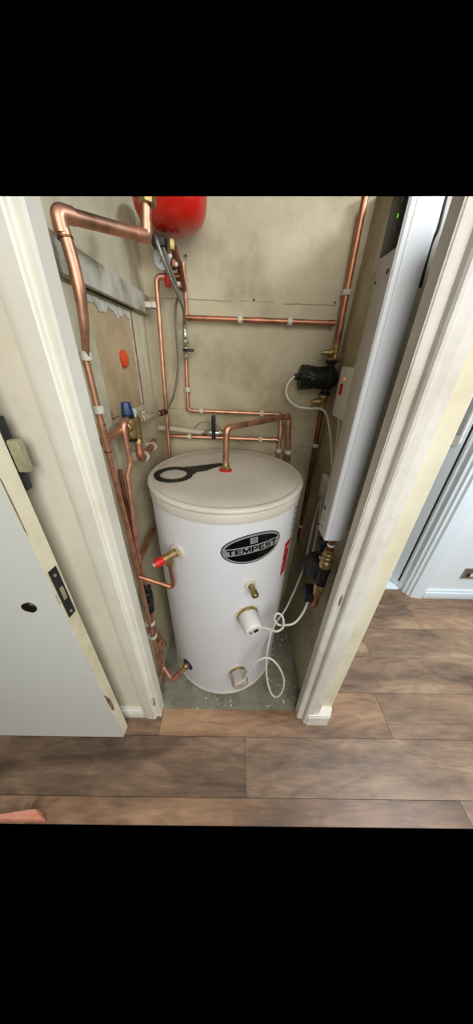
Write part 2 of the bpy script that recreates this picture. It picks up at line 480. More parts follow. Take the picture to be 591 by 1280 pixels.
# paint chips on the linings
def chip(name, pts, plane, mat, parent_label=None):
    pass
m = MB()
m.prism([(-.3225, .10), (-.3165, .112), (-.3150, .15), (-.3190, .175), (-.3205, .14), (-.3230, .12)], .5295, .5318, 'y')
tag(m.build('trim_4', M['barewood']), kind='structure')
m = MB()
m.prism([(.3250, .765), (.3290, .775), (.3285, .80), (.3265, .815), (.3235, .79)], .5285, .5325, 'y')
tag(m.build('trim_5', M['barewood']), kind='structure')
# skirting boards
def skirt(name, pts, h, mat):
    m = MB().prism(pts, 0, h, 'z', 0); struct(name, m, mat)
m = MB().box((-2.6, .524, 0), (-.378, .538, .066), .001)
m.box((-2.6, .529, .066), (-.378, .538, .080), .002)
struct('baseboard_left', m, M['skirting'])
m = MB().prism([(.344, .5125), (.349, .507), (.441, .507), (.461, .541), (.461, .62), (.36, .60)], 0, .070)
m.prism([(.347, .5125), (.351, .510), (.439, .510), (.4595, .543), (.4595, .615), (.36, .60)], .070, .080)
struct('baseboard_right', m, M['frame_r'])

# hall beyond, to the right
struct('wall_hall', MB().box((1.318, 1.262, -.02), (2.9, 1.36, 2.3)), M['hallwall'])
m = MB().box((1.330, 1.243, 0), (2.9, 1.262, .056), .001).box((1.330, 1.250, .056), (2.9, 1.262, .074), .002)
struct('baseboard_hall', m, M['hallwhite'])
A = [(1.200, 1.372), (1.207, 1.335), (1.215, 1.325), (1.219, 1.298), (1.229, 1.290), (1.233, 1.276), (1.245, 1.270), (1.250, 1.256), (1.268, 1.250), (1.290, 1.243), (1.322, 1.243), (1.330, 1.25), (1.330, 1.262), (1.32, 1.372)]
struct('trim_hall', MB().prism(A, 0, 2.3), M['hallwhite'], ang=18)
struct('trim_threshold', MB().box((.47, 1.318, 0), (1.20, 1.44, .012), .002), M['hallwhite'])
# ajar hall door
d = V((-.43, .9, 0)).normalized(); nrm = V((-.9, -.43, 0)).normalized()
h0 = V((1.197, 1.355, 0))
ht = thing('door_1', h0, None, None, kind='structure')
a = h0; b_ = h0 + d * .74
m = MB().prism([(a.x, a.y), (b_.x, b_.y), (b_.x - nrm.x * .04, b_.y - nrm.y * .04), (a.x - nrm.x * .04, a.y - nrm.y * .04)], .018, 2.0)
m.build('door_panel', M['hallwhite'], ht)
m = MB().prism([(a.x + .001, a.y - .004), (a.x + .0075, a.y - .008), (a.x + .009, a.y + .02), (a.x + .002, a.y + .02)], .055, 2.0)
m.build('painted_dark_gap', M['void'], ht)  # black strip painted as the dark gap between door and frame

# ------------------------------------------------------------------ open door on the left
t = thing('panel_door', (-.8, .47, 0), 'pale grey-white flat door standing open at the left, chipped cream edge towards the cupboard', 'door')
zt = 1.98
m = MB().prism([(-1.22, .453), (-.4465, .4535), (-.4405, .491), (-1.22, .491)], .004, zt)
for f in m.bm.faces:
    f.material_index = 0
m.bm.normal_update()
for f in m.bm.faces:
    if f.normal.x > .7: f.material_index = 1
m.build('door_leaf', [M['door'], M['dooredge']], t, cut=False)
# chips on the edge (bare timber showing)
m = MB()
def edgept(u, z):      # u 0..1 across the thickness on the door's edge
    return V((-.4465 + .006 * u + .0006, .4535 + .0375 * u, z))
def edgepoly(pts, lift=.0006):
    vs = [m.bm.verts.new(edgept(u, z)) for u, z in pts]
    lo = [m.bm.verts.new(edgept(u, z) - V((.0012, 0, 0))) for u, z in pts]
    m.bm.faces.new(vs)
    for i in range(len(vs)): m.bm.faces.new((vs[i], lo[i], lo[(i + 1) % len(vs)], vs[(i + 1) % len(vs)]))
edgepoly([(.03, .36), (.25, .33), (.42, .30), (.46, .25), (.38, .215), (.16, .235), (.08, .29)])
edgepoly([(.0, 1.20), (.06, 1.19), (.07, 1.12), (.05, 1.06), (.0, 1.075)])
edgepoly([(.0, .88), (.04, .87), (.03, .84), (.0, .845)])
m.build('paint_chip', M['barewood'], t, cut=False)
m = MB()
for (z0_, z1_, w) in ((.36, .62, .10), (.02, .21, .09)):
    pts = [(0, z0_)] + [(w * (.4 + .9 * random.random()), z0_ + (z1_ - z0_) * (i + 1) / 12) for i in range(11)] + [(0, z1_)]
    edgepoly(pts)
m.build('paint_wear', M['filler'], t, cut=False)
# mortice latch plate
lt = None
m = MB()
def plate(z0_, z1_, u0, u1, th):
    vs = []
    for (u, z) in ((u0, z0_), (u1, z0_), (u1, z1_), (u0, z1_)): vs.append(edgept(u, z))
    n = V((.0375, -.006, 0)).normalized()
    a = [m.bm.verts.new(v) for v in vs]; b = [m.bm.verts.new(v + n * th) for v in vs]
    fs = [m.bm.faces.new(b)] + [m.bm.faces.new((a[i], a[(i + 1) % 4], b[(i + 1) % 4], b[i])) for i in range(4)]
    bmesh.ops.recalc_face_normals(m.bm, faces=fs)
plate(.780, .948, .18, .80, .0022)
lp = m.build('latch_plate', M['darkiron'], t, cut=False)
m = MB(); plate(.843, .886, .36, .64, .0034); m.build('latch_tongue', M['oldbrass'], lp, cut=False)
for z in (.795, .928):
    c = edgept(.48, z); MB().lathe([(.0001, .002), (.0045, .002), (.004, .0035), (.0001, .0037)], c, (.0375, -.006, 0), 12).build('screw', M['steel'], lp, cut=False)
# tear-shaped keyhole cover on the face
m = MB(); 
m.ball((-.5285, .4505, .830), .0195, (1, .26, .98), 24)
for v in m.bm.verts:
    if v.co.x < -.5285: v.co.z = .830 + (v.co.z - .830) * .85
m.build('keyhole_cover', M['bronze'], t, cut=False)
# rim latch on the far face with its bolt out past the edge
m = MB().box((-.55, .491, 1.150), (-.4385, .513, 1.300), .003)
rl = m.build('rim_latch', M['darkiron'], t, cut=False)
m = MB().box((-.45, .493, 1.192), (-.4185, .511, 1.258), .004)
m.build('latch_bolt', M['oldbrass'], rl, cut=False)
m = MB().lathe([(.0001, 0), (.0045, 0), (.004, .0016), (.0001, .002)], (-.446, .494, 1.165), (1, -.5, 0), 12)
m.build('screw', M['steel'], rl, cut=False)

# peach coloured soft thing at the very bottom-left
m = MB(); m.prism([(-.90, .217), (-.622, .217), (-.655, .240), (-.668, .244), (-.78, .232), (-.90, .215)], .001, .020)
m.prism([(-.90, .218), (-.627, .218), (-.660, .238), (-.673, .242), (-.78, .230), (-.90, .216)], .0201, .030, 'z')
tag(m.build('folded_cloth', M['peach'], cut=False), 'peach pink soft folded cloth just entering at the bottom left corner on the floor', 'cloth')

# ------------------------------------------------------------------ plumbing helpers
def pipe(name, pts, r, label, mat='copper', cat='pipe', group=None, R=None, elbows=True, collars=(), ends=(False, False)):
    R = R or r * 1.9
    pts = [V(p) for p in pts]
    o = thing(name, min(pts, key=lambda p: p.z), label, cat, group)
    path, bends = fillet(pts, R)
    MB().tube(path, r, 18).build('tube', M[mat], o)
    if elbows:
        for A, c, B, a, b in bends:
            L_ = r * .9
            MB().tube([c[0] + a * L_, c[0] + a * .0005] + c + [c[-1] + b * .0005, c[-1] + b * L_], r * 1.13, 18).build('elbow_fitting', M[mat], o)
    for (p, dr, L_) in collars:
        dr = V(dr).normalized(); p = V(p)
        MB().tube([p - dr * L_ / 2, p + dr * L_ / 2], r * 1.14, 18).build('coupling', M[mat], o)
    return o

clip0 = None
def clip(p, pd, wd, r, gap, label, group=None, name='pipe_clip', w=.0085):
    """plastic pipe clip: a closed collar about the pipe on a block screwed to the wall"""
    p = V(p); pd = V(pd).normalized(); wd = V(wd).normalized(); up = pd.cross(wd).normalized()
    m = MB(); rot = Matrix((pd, up, wd)).transposed()
    R0, R1 = r + .0004, r + .0042
    m.lathe([(R0, -w), (R1 - .0008, -w), (R1, -w + .0008), (R1, w - .0008), (R1 - .0008, w), (R0, w), (R0, -w)], p, pd, 24)
    a = r * .8; b = gap
    c = p + wd * (a + b) / 2; h = V((w * .92, r + .0022, (b - a) / 2))
    m.box(c - h, c + h, .0008, rot)
    q = p - wd * (R1 + .0002)
    hh = V((w * .8, r * .5, .0012)); m.box(q - hh, q + hh, .0006, rot)
    o = m.build(name, M['clip'])
    tag(o, label, 'pipe clip', group)
    return o

def nut(m, org, ax, r, L_, sides=6):
    m.lathe([(r * .9, 0), (r, L_ * .12), (r, L_ * .88), (r * .9, L_)], org, ax, sides=sides)

# ------------------------------------------------------------------ hot-water cylinder
CX, CY, CR = -.0306, .8937, .2725
def cyl(th, z, d=0., r=None):
    t_ = math.radians(th); r = (CR if r is None else r) + d
    k = 1 - z / 1.045
    return V((CX - .003 * k + (r - .006 * k) * math.sin(t_), CY - (r - .006 * k) * math.cos(t_), z))
def rdir(th): t_ = math.radians(th); return V((math.sin(t_), -math.cos(t_), 0))
tank = thing('hot_water_cylinder', (CX, CY, 0), 'tall white hot-water cylinder with cream lid standing in the cupboard', 'water cylinder')
bm = bmesh.new(); mb = MB(); mb.bm = bm
prof = [(0.0001, 0), (.255, 0), (.264, .004), (.2665, .012), (.2725, 1.008), (.2725, 1.012), (0.0001, 1.012)]
mb.lathe(prof, (CX, CY, 0), (0, 0, 1), 128)
for v in bm.verts: v.co.x -= .003 * (1 - v.co.z / 1.045)
mb.build('body', M['tank'], tank)
MB().lathe([(.267, .0), (.2685, .001), (.2690, .010), (.2675, .012), (.262, .012)], (CX - .003, CY, 0), (0, 0, 1), 96).build('foot_ring', M['band'], tank)
ld = MB().lathe([(.272, 1.026), (.2765, 1.0265), (.2785, 1.029), (.2790, 1.033), (.2780, 1.038), (.2740, 1.0415), (.2680, 1.0430), (.2640, 1.0428), (.2610, 1.0415), (.2585, 1.0425), (.20, 1.0445), (0.0001, 1.0455)], (CX, CY, 0), (0, 0, 1), 128).build('lid', M['lid'], tank, ang=50)
MB().lathe([(.2730, .992), (.2752, .9925), (.2758, .995), (.2758, 1.024), (.2745, 1.0262), (.272, 1.0262)], (CX, CY, 0), (0, 0, 1), 128).build('lid_band', M['band'], ld)

# curved stickers on the tank
def curved(name, pts2d, th0, z0_, lift, mat, parent, rot=0, thick=.0004, rows=None):
    """pts2d: list of polygons in metres (u along the surface, v up) -> thin shells following the tank"""
    m = MB()
    for poly in pts2d:
        vs = []
        for u, v in poly:
            uu = u * math.cos(rot) - v * math.sin(rot); vv = u * math.sin(rot) + v * math.cos(rot)
            th = th0 + math.degrees(uu / CR); vs.append((th, z0_ + vv))
        f = [m.bm.verts.new(cyl(t_, z, lift + thick)) for t_, z in vs]
        bk = [m.bm.verts.new(cyl(t_, z, lift)) for t_, z in vs]
        n = len(f)
        fs = [m.bm.faces.new(f)]
        for i in range(n): fs.append(m.bm.faces.new((f[i], bk[i], bk[(i + 1) % n], f[(i + 1) % n])))
        bmesh.ops.recalc_face_normals(m.bm, faces=fs)
        
    return m.build(name, mat, parent, ang=60)
def strips(outline, n=28):
    """split an ellipse-like closed shape (function u -> (lo, hi)) into vertical strips so it can bend"""
    u0, u1, fn = outline; out = []
    for i in range(n):
        a = u0 + (u1 - u0) * i / n; b = u0 + (u1 - u0) * (i + 1) / n
        la, ha = fn(a); lb, hb = fn(b)
        p = [(a, la), (b, lb), (b, hb), (a, ha)]
        if abs(ha - la) < 1e-6: p = [(a, la), (b, lb), (b, hb)]
        if abs(hb - lb) < 1e-6: p = [(a, la), (b, lb), (a, ha)]
        out.append(p)
    return out
def ell(A_, B_):
    return (-A_, A_, lambda u: ((-B_ * math.sqrt(max(0, 1 - (u / A_) ** 2))), (B_ * math.sqrt(max(0, 1 - (u / A_) ** 2)))))
BT, BZ, BR = 21.0, .8925, math.radians(3.5)
bd = curved('badge', strips(ell(.107, .0585), 40), BT, BZ, .0002, M['ink'], tank, BR)
relabel(bd, 'oval black and silver badge')
curved('badge_ring', strips(ell(.1035, .0550), 40), BT, BZ, .0007, M['silver'], bd, BR)
curved('badge_field', strips(ell(.0965, .0485), 40), BT, BZ, .0012, M['ink'], bd, BR)
def bandfn(u):
    e = .0485 * math.sqrt(max(0, 1 - (u / .0965) ** 2)); sag = -.0035 + .9 * (u * u)
    lo, hi = -.0145 - .3 * u * u, .0150 - .3 * u * u
    return (max(-e, lo), min(e, max(hi, max(-e, lo) + .0005)))
curved('badge_band', strips((-.0945, .0945, bandfn), 32), BT, BZ, .0017, M['silver'], bd, BR)
curved('badge_crest', [[(-.0125, .021), (.0125, .021), (.0125, .044), (-.0125, .044)]], BT, BZ, .0018, M['silver'], bd, BR)
curved('crest_mark', [[(-.009, .036), (0, .0405), (.009, .036), (.009, .034), (-.009, .034)], [(-.009, .0305), (.009, .0305), (.009, .032), (-.009, .032)], [(-.008, .026), (.008, .026), (.008, .028), (-.008, .028)]], BT, BZ, .0022, M['label_grey'], bd, BR)

# heavy extended capitals drawn as convex pieces on a 10 x 7 field
GL = {'T': [[(0, 5), (10, 5), (10, 7), (0, 7)], [(3.6, 0), (6.4, 0), (6.4, 5), (3.6, 5)]],
      'E': [[(0, 0), (2.8, 0), (2.8, 7), (0, 7)], [(2.8, 5.4), (9, 5.4), (9, 7), (2.8, 7)], [(2.8, 2.8), (8.4, 2.8), (8.4, 4.3), (2.8, 4.3)], [(2.8, 0), (9.2, 0), (9.2, 1.6), (2.8, 1.6)]],
      'M': [[(0, 0), (2.2, 0), (2.2, 7), (0, 7)], [(9.8, 0), (12, 0), (12, 7), (9.8, 7)], [(2.2, 7), (2.2, 3.6), (5, 0), (6, 0), (6, 2.6)], [(9.8, 7), (6, 2.6), (6, 0), (7, 0), (9.8, 3.6)]],
      'P': [[(0, 0), (2.8, 0), (2.8, 7), (0, 7)], [(2.8, 5.5), (7.4, 5.5), (8.2, 7), (2.8, 7)], [(7.4, 5.5), (7.4, 4.1), (9.8, 3.6), (9.8, 6), (8.2, 7)], [(2.8, 2.5), (8.2, 2.5), (9.8, 3.6), (7.4, 4.1), (2.8, 4.1)]],
      'S': [[(0.3, 3.9), (2.9, 4.4), (2.9, 5.2), (1.6, 7), (0.2, 6)], [(2.9, 5.4), (9, 5.4), (9, 7), (1.6, 7)], [(.3, 3.9), (1.6, 2.8), (8.4, 2.7), (9.6, 3.1), (8.2, 4.3), (2.9, 4.4)], [(9.6, 3.1), (9.8, 1.1), (8.4, 0), (7, 1.6), (7, 2.7)], [(.2, 0), (8.4, 0), (7, 1.6), (.2, 1.6)]]}
def word(txt, h, sx, gap=1.3):
    out = []; x = 0
    for ch in txt:
        w_ = max(p[0] for q in GL[ch] for p in q)
        for q in GL[ch]:
            out.append([(x + a, b) for a, b in q])
        x += w_ + gap
    x -= gap; k = h / 7
    return [[((a - x / 2) * k * sx, (b - 3.5) * k) for a, b in q] for q in out]
wp = []
for q in word('TEMPEST', .0205, .76):
    wp.append([(a, b - .3 * a * a + .0005) for a, b in q])
curved('badge_lettering', wp, BT, BZ, .0023, M['ink'], bd, BR)

# side labels
lb = curved('data_label', strips((-.024, .024, lambda u: (-.065, .065)), 6), 64, .915, .0003, M['label_white'], tank)
relabel(lb, 'white label with small grey print')
rows_ = []
for i in range(15):
    v = .058 - i * .008; w = .016 + .004 * math.sin(i * 2.1)
    rows_ += [[(-.019, v), (-.019 + w, v), (-.019 + w, v + .0035), (-.019, v + .0035)]]
    if i % 3: rows_ += [[(.003, v), (.018, v), (.018, v + .003), (.003, v + .003)]]
curved('label_print', rows_, 64, .915, .0009, M['label_grey'], lb)
rl_ = curved('warning_label', strips((-.026, .026, lambda u: (-.078, .078)), 6), 58.5, .765, .0003, M['label_red'], tank)
relabel(rl_, 'red warning label with white bands')
for q_ in ([(-.022, .030), (.022, .036), (.022, .040), (-.022, .034)], [(-.022, -.012), (.022, -.004), (.022, .0), (-.022, -.008)], [(-.018, .05), (.012, .052), (.012, .056), (-.018, .054)], [(-.018, -.05), (.014, -.046), (.014, -.043), (-.018, -.047)]):
    curved('label_stripe', [q_], 58.5, .765, .0009, M['label_white'], rl_)
curved('scuff_mark', [[(-.004, -.03), (.004, -.012), (.007, .012), (.004, .03), (-.001, .012), (-.003, -.008)], ], 49, .36, .0003, M['label_white'], tank)

# draw-off point: white collar and capped brass stub
def port(th, z, r, mat='band', name='collar', th_=.006):
    p = cyl(th, z, -.004)
    return MB().lathe([(r * .6, 0), (r, 0), (r, .004 + th_ * .6), (r * .9, .004 + th_), (r * .55, .004 + th_)], p, rdir(th), 36).build(name, M[mat], tank)
port(20.5, .735, .0215)
ax = (rdir(21) + V((0, 0, -.25))).normalized(); p = cyl(20.8, .733, 0)
m = MB(); nut(m, p, ax, .0125, .013, 6); m.lathe([(.0095, .010), (.0095, .020), (.0085, .021), (.0085, .024), (.0115, .025), (.0125, .028), (.0125, .046), (.010, .049), (.0001, .050)], p, ax, 24)
relabel(m.build('brass_stub', M['brass'], tank), 'brass capped stub')
# immersion heater: brass nut ring and white domed cover
port(19.6, .583, .046, 'band', 'collar', .003)
p = cyl(19.6, .583, 0); ax = rdir(19.6)
m = MB().lathe([(.0405, .0), (.0415, .006), (.0415, .012), (.039, .013)], p, ax, sides=12); m.build('brass_flange', M['brass'], tank)
ih = MB().lathe([(.0375, .010), (.0385, .012), (.0345, .064), (.0325, .071), (.0280, .0745), (0.0001, .0755)], p, ax + V((0, 0, -.10)), 40).build('immersion_heater_cover', M['white'], tank)
relabel(ih, 'round white immersion heater cover')
c = p + (ax + V((0, 0, -.10))).normalized() * .0762
n_ = (ax + V((0, 0, -.10))).normalized(); ux = V((-n_.y, n_.x, 0)).normalized(); uy = n_.cross(ux).normalized() * 1
if uy.z < 0: uy = -uy
def flat(name, polys, org, ux, uy, nn, mat, parent, th=.0004, rot=0):
    m = MB()
    for poly in polys:
        q = []
        for u, v in poly:
            a = u * math.cos(rot) - v * math.sin(rot); b = u * math.sin(rot) + v * math.cos(rot)
            q.append(org + ux * a + uy * b)
        f = [m.bm.verts.new(v + nn * th) for v in q]; g = [m.bm.verts.new(v) for v in q]
        fs = [m.bm.faces.new(f)] + [m.bm.faces.new((f[i], g[i], g[(i + 1) % len(q)], f[(i + 1) % len(q)])) for i in range(len(q))]
        bmesh.ops.recalc_face_normals(m.bm, faces=fs)
    return m.build(name, mat, parent)
st = flat('sticker', [[(-.021, -.012), (.021, -.012), (.021, .014), (-.021, .014)]], c - n_ * .0004, ux, uy, n_, M['label_white'], ih, .0004, .25)
pr = []
for i in range(6):
    v = .010 - i * .0036
    pr.append([(-.004 + .003 * (i % 2), v), (.018 - .004 * (i % 3 == 1), v), (.018 - .004 * (i % 3 == 1), v + .0024), (-.004 + .003 * (i % 2), v + .0024)])
    pr.append([(-.018, v), (-.008, v), (-.008, v + .0013), (-.018, v + .0013)])
flat('sticker_print', pr, c, ux, uy, n_, M['ink'], ih, .0006, .25)
# lower thermostat: square metal-coloured housing on a brass nut
port(14.5, .197, .040, 'band', 'collar', .003)
p = cyl(14.5, .197, 0); ax = (rdir(14.5) + V((0, 0, -.10))).normalized()
MB().lathe([(.035, 0), (.036, .004), (.036, .012), (.033, .013)], p, ax, sides=12).build('brass_flange', M['brass'], tank)
th_c = MB().lathe([(.0375, .011), (.0385, .013), (.0365, .060), (.0335, .064), (0.0001, .065)], p, ax, sides=8).build('thermostat_housing', M['cap_grey'], tank)
relabel(th_c, 'octagonal grey thermostat housing')
ux = V((-ax.y, ax.x, 0)).normalized(); uy = ax.cross(ux).normalized()
if uy.z < 0: uy = -uy
c = p + ax * .0655
flat('housing_print', [[(-.008, -.004), (-.002, .004), (.004, -.003), (.009, .007), (.0075, .0085), (.0035, .0), (-.002, .008), (-.009, -.002)]], c, ux, uy, ax, M['label_grey'], th_c)
c2 = p + ax * .035 + (ux * -.0345 + uy * .0)
flat('side_sticker', [[(-.012, -.017), (.010, -.017), (.010, .017), (-.012, .017)]], c2 - ux * .0018, uy, ax, -ux, plain('pink_label', (222, 196, 190), .5), th_c, .0009)
# temperature/pressure relief valve on the left
port(-33.5, .852, .028)
p = cyl(-33.5, .850, 0); ax = (rdir(-44) + V((0, 0, -.04))).normalized()
m = MB(); nut(m, p, ax, .0155, .012)
m.lathe([(.011, .010), (.011, .020), (.0135, .021), (.0135, .040), (.0155, .042), (.0155, .058), (.012, .060)], p, ax, 24)
dn = V((0, 0, -1)); q = p + ax * .036
m.lathe([(.0105, 0), (.0105, .018), (.0135, .019), (.0135, .034), (.010, .036)], q, dn, sides=8)
rv = m.build('relief_valve', M['brass'], tank); relabel(rv, 'brass relief valve')
m = MB().lathe([(.0145, .056), (.0155, .060), (.0132, .082), (.0100, .088), (.0001, .0885)], p, ax, sides=14)
m.build('valve_cap', M['redplastic'], rv)
MB().lathe([(.006, .0885), (.006, .0905), (.0001, .091)], p, ax, 12).build('cap_button', M['white'], rv)
RQ = q + dn * .034
# cold inlet with blue disc
p = cyl(-38, .150, 0)
MB().lathe([(.012, -.002), (.029, -.001), (.0300, .002), (.028, .0045), (.012, .005)], p, rdir(-38), 32).build('inlet_disc', M['navy'], tank)
m = MB(); nut(m, p, rdir(-38), .0155, .022, 8); m.build('inlet_nut', M['brass'], tank)
# top outlet boss
MB().lathe([(.0235, 1.0445), (.0245, 1.0462), (.0235, 1.0485), (.014, 1.0495), (.010, 1.0495)], (-.0335, .905, 0), (0, 0, 1), 32).build('outlet_disc', M['redplastic'], tank)
m = MB(); nut(m, (-.0335, .905, 1.0485), (0, 0, 1), .0155, .014); m.lathe([(.0125, .0), (.0125, .010), (.0115, .012)], (-.0335, .905, 1.0625), (0, 0, 1), 20)
m.build('outlet_nut', M['brass'], tank)

# ------------------------------------------------------------------ pipes around the tank
R22, R15 = .011, .0075
pipe('copper_pipe', [(-.0335, .905, 1.068), (-.031, .900, 1.200), (.218, 1.120, 1.205), (.243, 1.150, 1.02), (.243, 1.155, .55)], R22,
     'copper pipe rising from the cylinder lid and sloping back over it to the right', group=None, R=.02)
pipe('copper_pipe', [tuple(RQ + V((0, 0, .006))), tuple(RQ + V((.003, 0, -.108))), (-.312, .632, .768)], R15 * .95,
     'short copper discharge pipe under the red-capped relief valve, running left to the risers', R=.014, mat='copper_dull')
pipe('copper_pipe', [tuple(cyl(-38, .150, .018)), (-.268, .640, .092), (-.322, .688, .118), (-.322, .700, .30)], R22 * .92, 'copper pipe bending up to the blue disc at the foot of the cylinder', R=.02)

# the big pipe high on the left, then thinner riser beside the door lining
pth = smooth([(-.300, .616, 1.595), (-.2965, .618, 1.565), (-.2945, .619, 1.53), (-.2965, .621, 1.49), (-.304, .626, 1.45), (-.315, .634, 1.415)], 5)
o = thing('copper_pipe', (-.315, .634, 1.39), 'thick copper pipe crossing the top left corner, elbow beside the door lining', 'pipe')
MB().tube(pth + [V((-.318, .637, 1.395))], [R22 - (R22 - R15) * max(0, min(1, (1.50 - p.z) / .08)) for p in pth] + [R15], 20).build('tube', M['copper'], o)
MB().tube([(-.300, .616, 1.602), (-.2065, .795, 1.628)], R22, 20).build('tube', M['copper'], o)
MB().tube([(-.2065, .795, 1.628), (-.194, .80, 1.72)], R22, 20).build('tube', M['copper'], o)
for a, b, c in (((-.3005, .616, 1.578), (-.3012, .615, 1.603), (-.288, .640, 1.606)), ((-.221, .767, 1.624), (-.2055, .797, 1.629), (-.2035, .7975, 1.651))):
    MB().tube(fillet([a, b, c], .013)[0], R22 * 1.13, 20).build('elbow_fitting', M['copper'], o)
MB().tube([(-.2982, .617, 1.574), (-.2978, .617, 1.5715)], R22 * 1.16, 20).build('solder_ring', M['copper_dark'], o)
m = MB(); nut(m, (-.1975, .7985, 1.676), (.13, .03, 1), .0185, .016, 8); m.build('compression_nut', M['brass'], o)

WX = -.322
riser = pipe('copper_pipe', [(WX, .637, 1.40), (WX, .640, 1.22), (WX, .655, .85), (WX, .655, .45), (WX, .668, .02)], R15,
     'copper riser nearest the left door lining, clipped to the side wall', elbows=False)
MB().tube([(WX, .6385, 1.262), (WX, .6425, 1.190)], R15 * 1.22, 18).build('tee_fitting', M['copper'], riser)
MB().tube([(WX, .6395, 1.2605), (WX, .6396, 1.2575)], R15 * 1.3, 18).build('solder_ring', M['copper_dark'], riser)
MB().tube([(WX, .642, 1.194), (WX, .6421, 1.191)], R15 * 1.3, 18).build('solder_ring', M['copper_dark'], riser)
pipe('copper_pipe', [(WX + .004, .640, 1.225), (-.305, .745, 1.235)], R15 * 1.25, 'short copper branch from the riser to the brass mixing valve', elbows=False)
pipe('copper_pipe', [(-.302, .790, 1.256), (-.298, .705, 1.250), (-.300, .712, 1.14), (-.313, .705, 1.10), (-.318, .672, .82), (-.320, .676, .74), (-.320, .690, .655)], R15,
     'copper pipe looping over in front of the brass mixing valve and down beside the riser', R=.022)
pipe('copper_pipe', [(-.330, .700, 1.12), (-.330, .680, .75)], R15 * .8, 'thin brown copper pipe squeezed behind the two left risers', mat='copper_dark', elbows=False)
# brass mixing valve
o = thing('mixing_valve', (-.295, .75, 1.18), 'brass mixing valve with a blue cap on the left wall', 'valve')
c = V((-.300, .752, 1.20))
m = MB().lathe([(.009, -.005), (.017, -.002), (.0185, .004), (.0185, .018), (.014, .022), (.014, .034), (.018, .037), (.018, .052), (.012, .055)], c, (0, 0, 1), 24)
m.lathe([(.013, -.03), (.0155, -.028), (.0155, -.012), (.010, -.008), (.010, .03)], c + V((0, 0, .032)), (0.05, 1, 0), sides=8)
m.ball(c + V((0, .02, .03)), .0155, (1, 1, 1.1))
m.lathe([(.008, 0), (.0125, .003), (.0125, .05), (.0135, .054), (.0135, .062), (.009, .065)], (-.296, .792, 1.185), (0, 0, 1), 20)
m.lathe([(.0001, 0), (.013, .001), (.0145, .006), (.0145, .016), (.0125, .018)], (-.296, .788, 1.188), (0, 0, -1), sides=8)
m.build('valve_body', M['brass'], o)
MB().lathe([(.0165, 0), (.0165, .011), (.015, .013)], c + V((0, 0, .052)), (0, 0, 1), sides=12).build('cap_base', M['black'], o)
MB().lathe([(.0165, .0), (.0165, .006), (.0135, .028), (.0125, .030), (.0001, .0305)], c + V((0, 0, .064)), (0, 0, 1), sides=8).build('blue_cap', M['bluecap'], o)
MB().lathe([(.0001, 0), (.015, .001), (.015, .006), (.0001, .007)], c + V((0, 0, -.012)), (0, 0, 1), 20).build('bottom_plug', M['black'], o)
MB().lathe([(.0065, 0), (.0065, .010), (.0085, .011), (.0085, .020), (.006, .022), (.0001, .0225)], (-.296, .792, 1.250), (0, 0, 1), 14).build('clear_cap', M['clear'], o)
# strainer and union going back right from it
o = thing('brass_strainer', (-.30, .88, 1.2), 'ribbed brass and steel union between mixing valve and black hose end', 'valve')
a = V((-.297, .812, 1.236)); ax = V((.034, .188, -.009)).normalized()
m = MB(); nut(m, a, ax, .0165, .014, 8); nut(m, a + ax * .060, ax, .0145, .014, 8)
m.lathe([(.012, .0), (.012, .016), (.0165, .018), (.0165, .024), (.013, .026), (.0165, .030), (.0165, .036), (.013, .038), (.0165, .042), (.0165, .048), (.012, .052), (.012, .085), (.009, .1)], a, ax, 20)
m.lathe([(.009, 0), (.009, .020), (.0001, .021)], a + ax * .035, (0, .2, 1), sides=6)
m.build('union_body', M['oldbrass'], o)
m = MB().lathe([(.010, .088), (.012, .090), (.012, .108), (.008, .112), (.010, .116), (.010, .140)], a, ax, sides=8); m.build('hose_nut', M['steel'], o)
MB().lathe([(.0085, .138), (.0085, .150), (.0105, .152), (.0105, .200), (.008, .203)], a, ax, 16).build('hose_ferrule', M['black'], o)
MB().lathe([(.0109, .158), (.0109, .163)], a, ax, 16).build('red_ring', M['redplastic'], o)
HF = a + ax * .200
# elbow under the valve
pipe('copper_pipe', [(-.298, .792, 1.185), (-.296, .784, 1.122), (-.322, 1.0, 1.103), (-.335, 1.07, 1.10)], R22, 'copper pipe with a low elbow under the mixing valve, running back along the left wall', R=.02, mat='copper_dull')
for p, lab in (((-.299, .830, 1.118), 'white clip ring on the low pipe, next to its elbow'), ((-.318, .985, 1.104), 'white clip ring on the low pipe, at its far end')):
    clip(p, (-.1, 1, -.06), (-1, 0, 0), R22, abs(-.345 - p[0]), lab)
# branch pipes low on the left
pipe('copper_pipe', [(-.319, .680, .800), (-.322, .86, .80)], R22 * .9, 'copper branch going back behind the cylinder from the left risers', mat='copper_dull', elbows=False)
pipe('copper_pipe', [(-.320, .672, .56), (-.320, .668, .43), (-.316, .745, .20)], R22 * .95, 'copper pipe below the black check valve, bending towards the cylinder', mat='copper_dull', R=.03)
# black check valve
o = thing('check_valve', (-.319, .682, .53), 'black ribbed check valve on the left pipes near the cylinder foot', 'valve')
MB().lathe([(.010, 0), (.016, .004), (.0185, .014), (.0185, .05), (.0155, .055), (.020, .06), (.020, .10), (.015, .106), (.017, .11), (.017, .128), (.010, .134)], (-.319, .672, .535), (0, .10, 1), sides=10).build('valve_body', M['black'], o)
# white rings low
clip((-.322, .664, .480), (0, 0, 1), (-1, 0, 0), R22, .023, 'white clip ring just below the black check valve')
clip((-.322, .657, .405), (0, 0, 1), (-1, 0, 0), R22, .023, 'lowest white clip ring on the left pipes')
# clips on riser
clip((WX, .637, 1.400), (0, 0, 1), (-1, 0, 0), R15 * 1.05, .023, 'white clip holding the left riser, upper one below the thick pipe')
clip((WX, .639, 1.293), (0, 0, 1), (-1, 0, 0), R15 * 1.05, .023, 'white clip holding the left riser just above its tee')
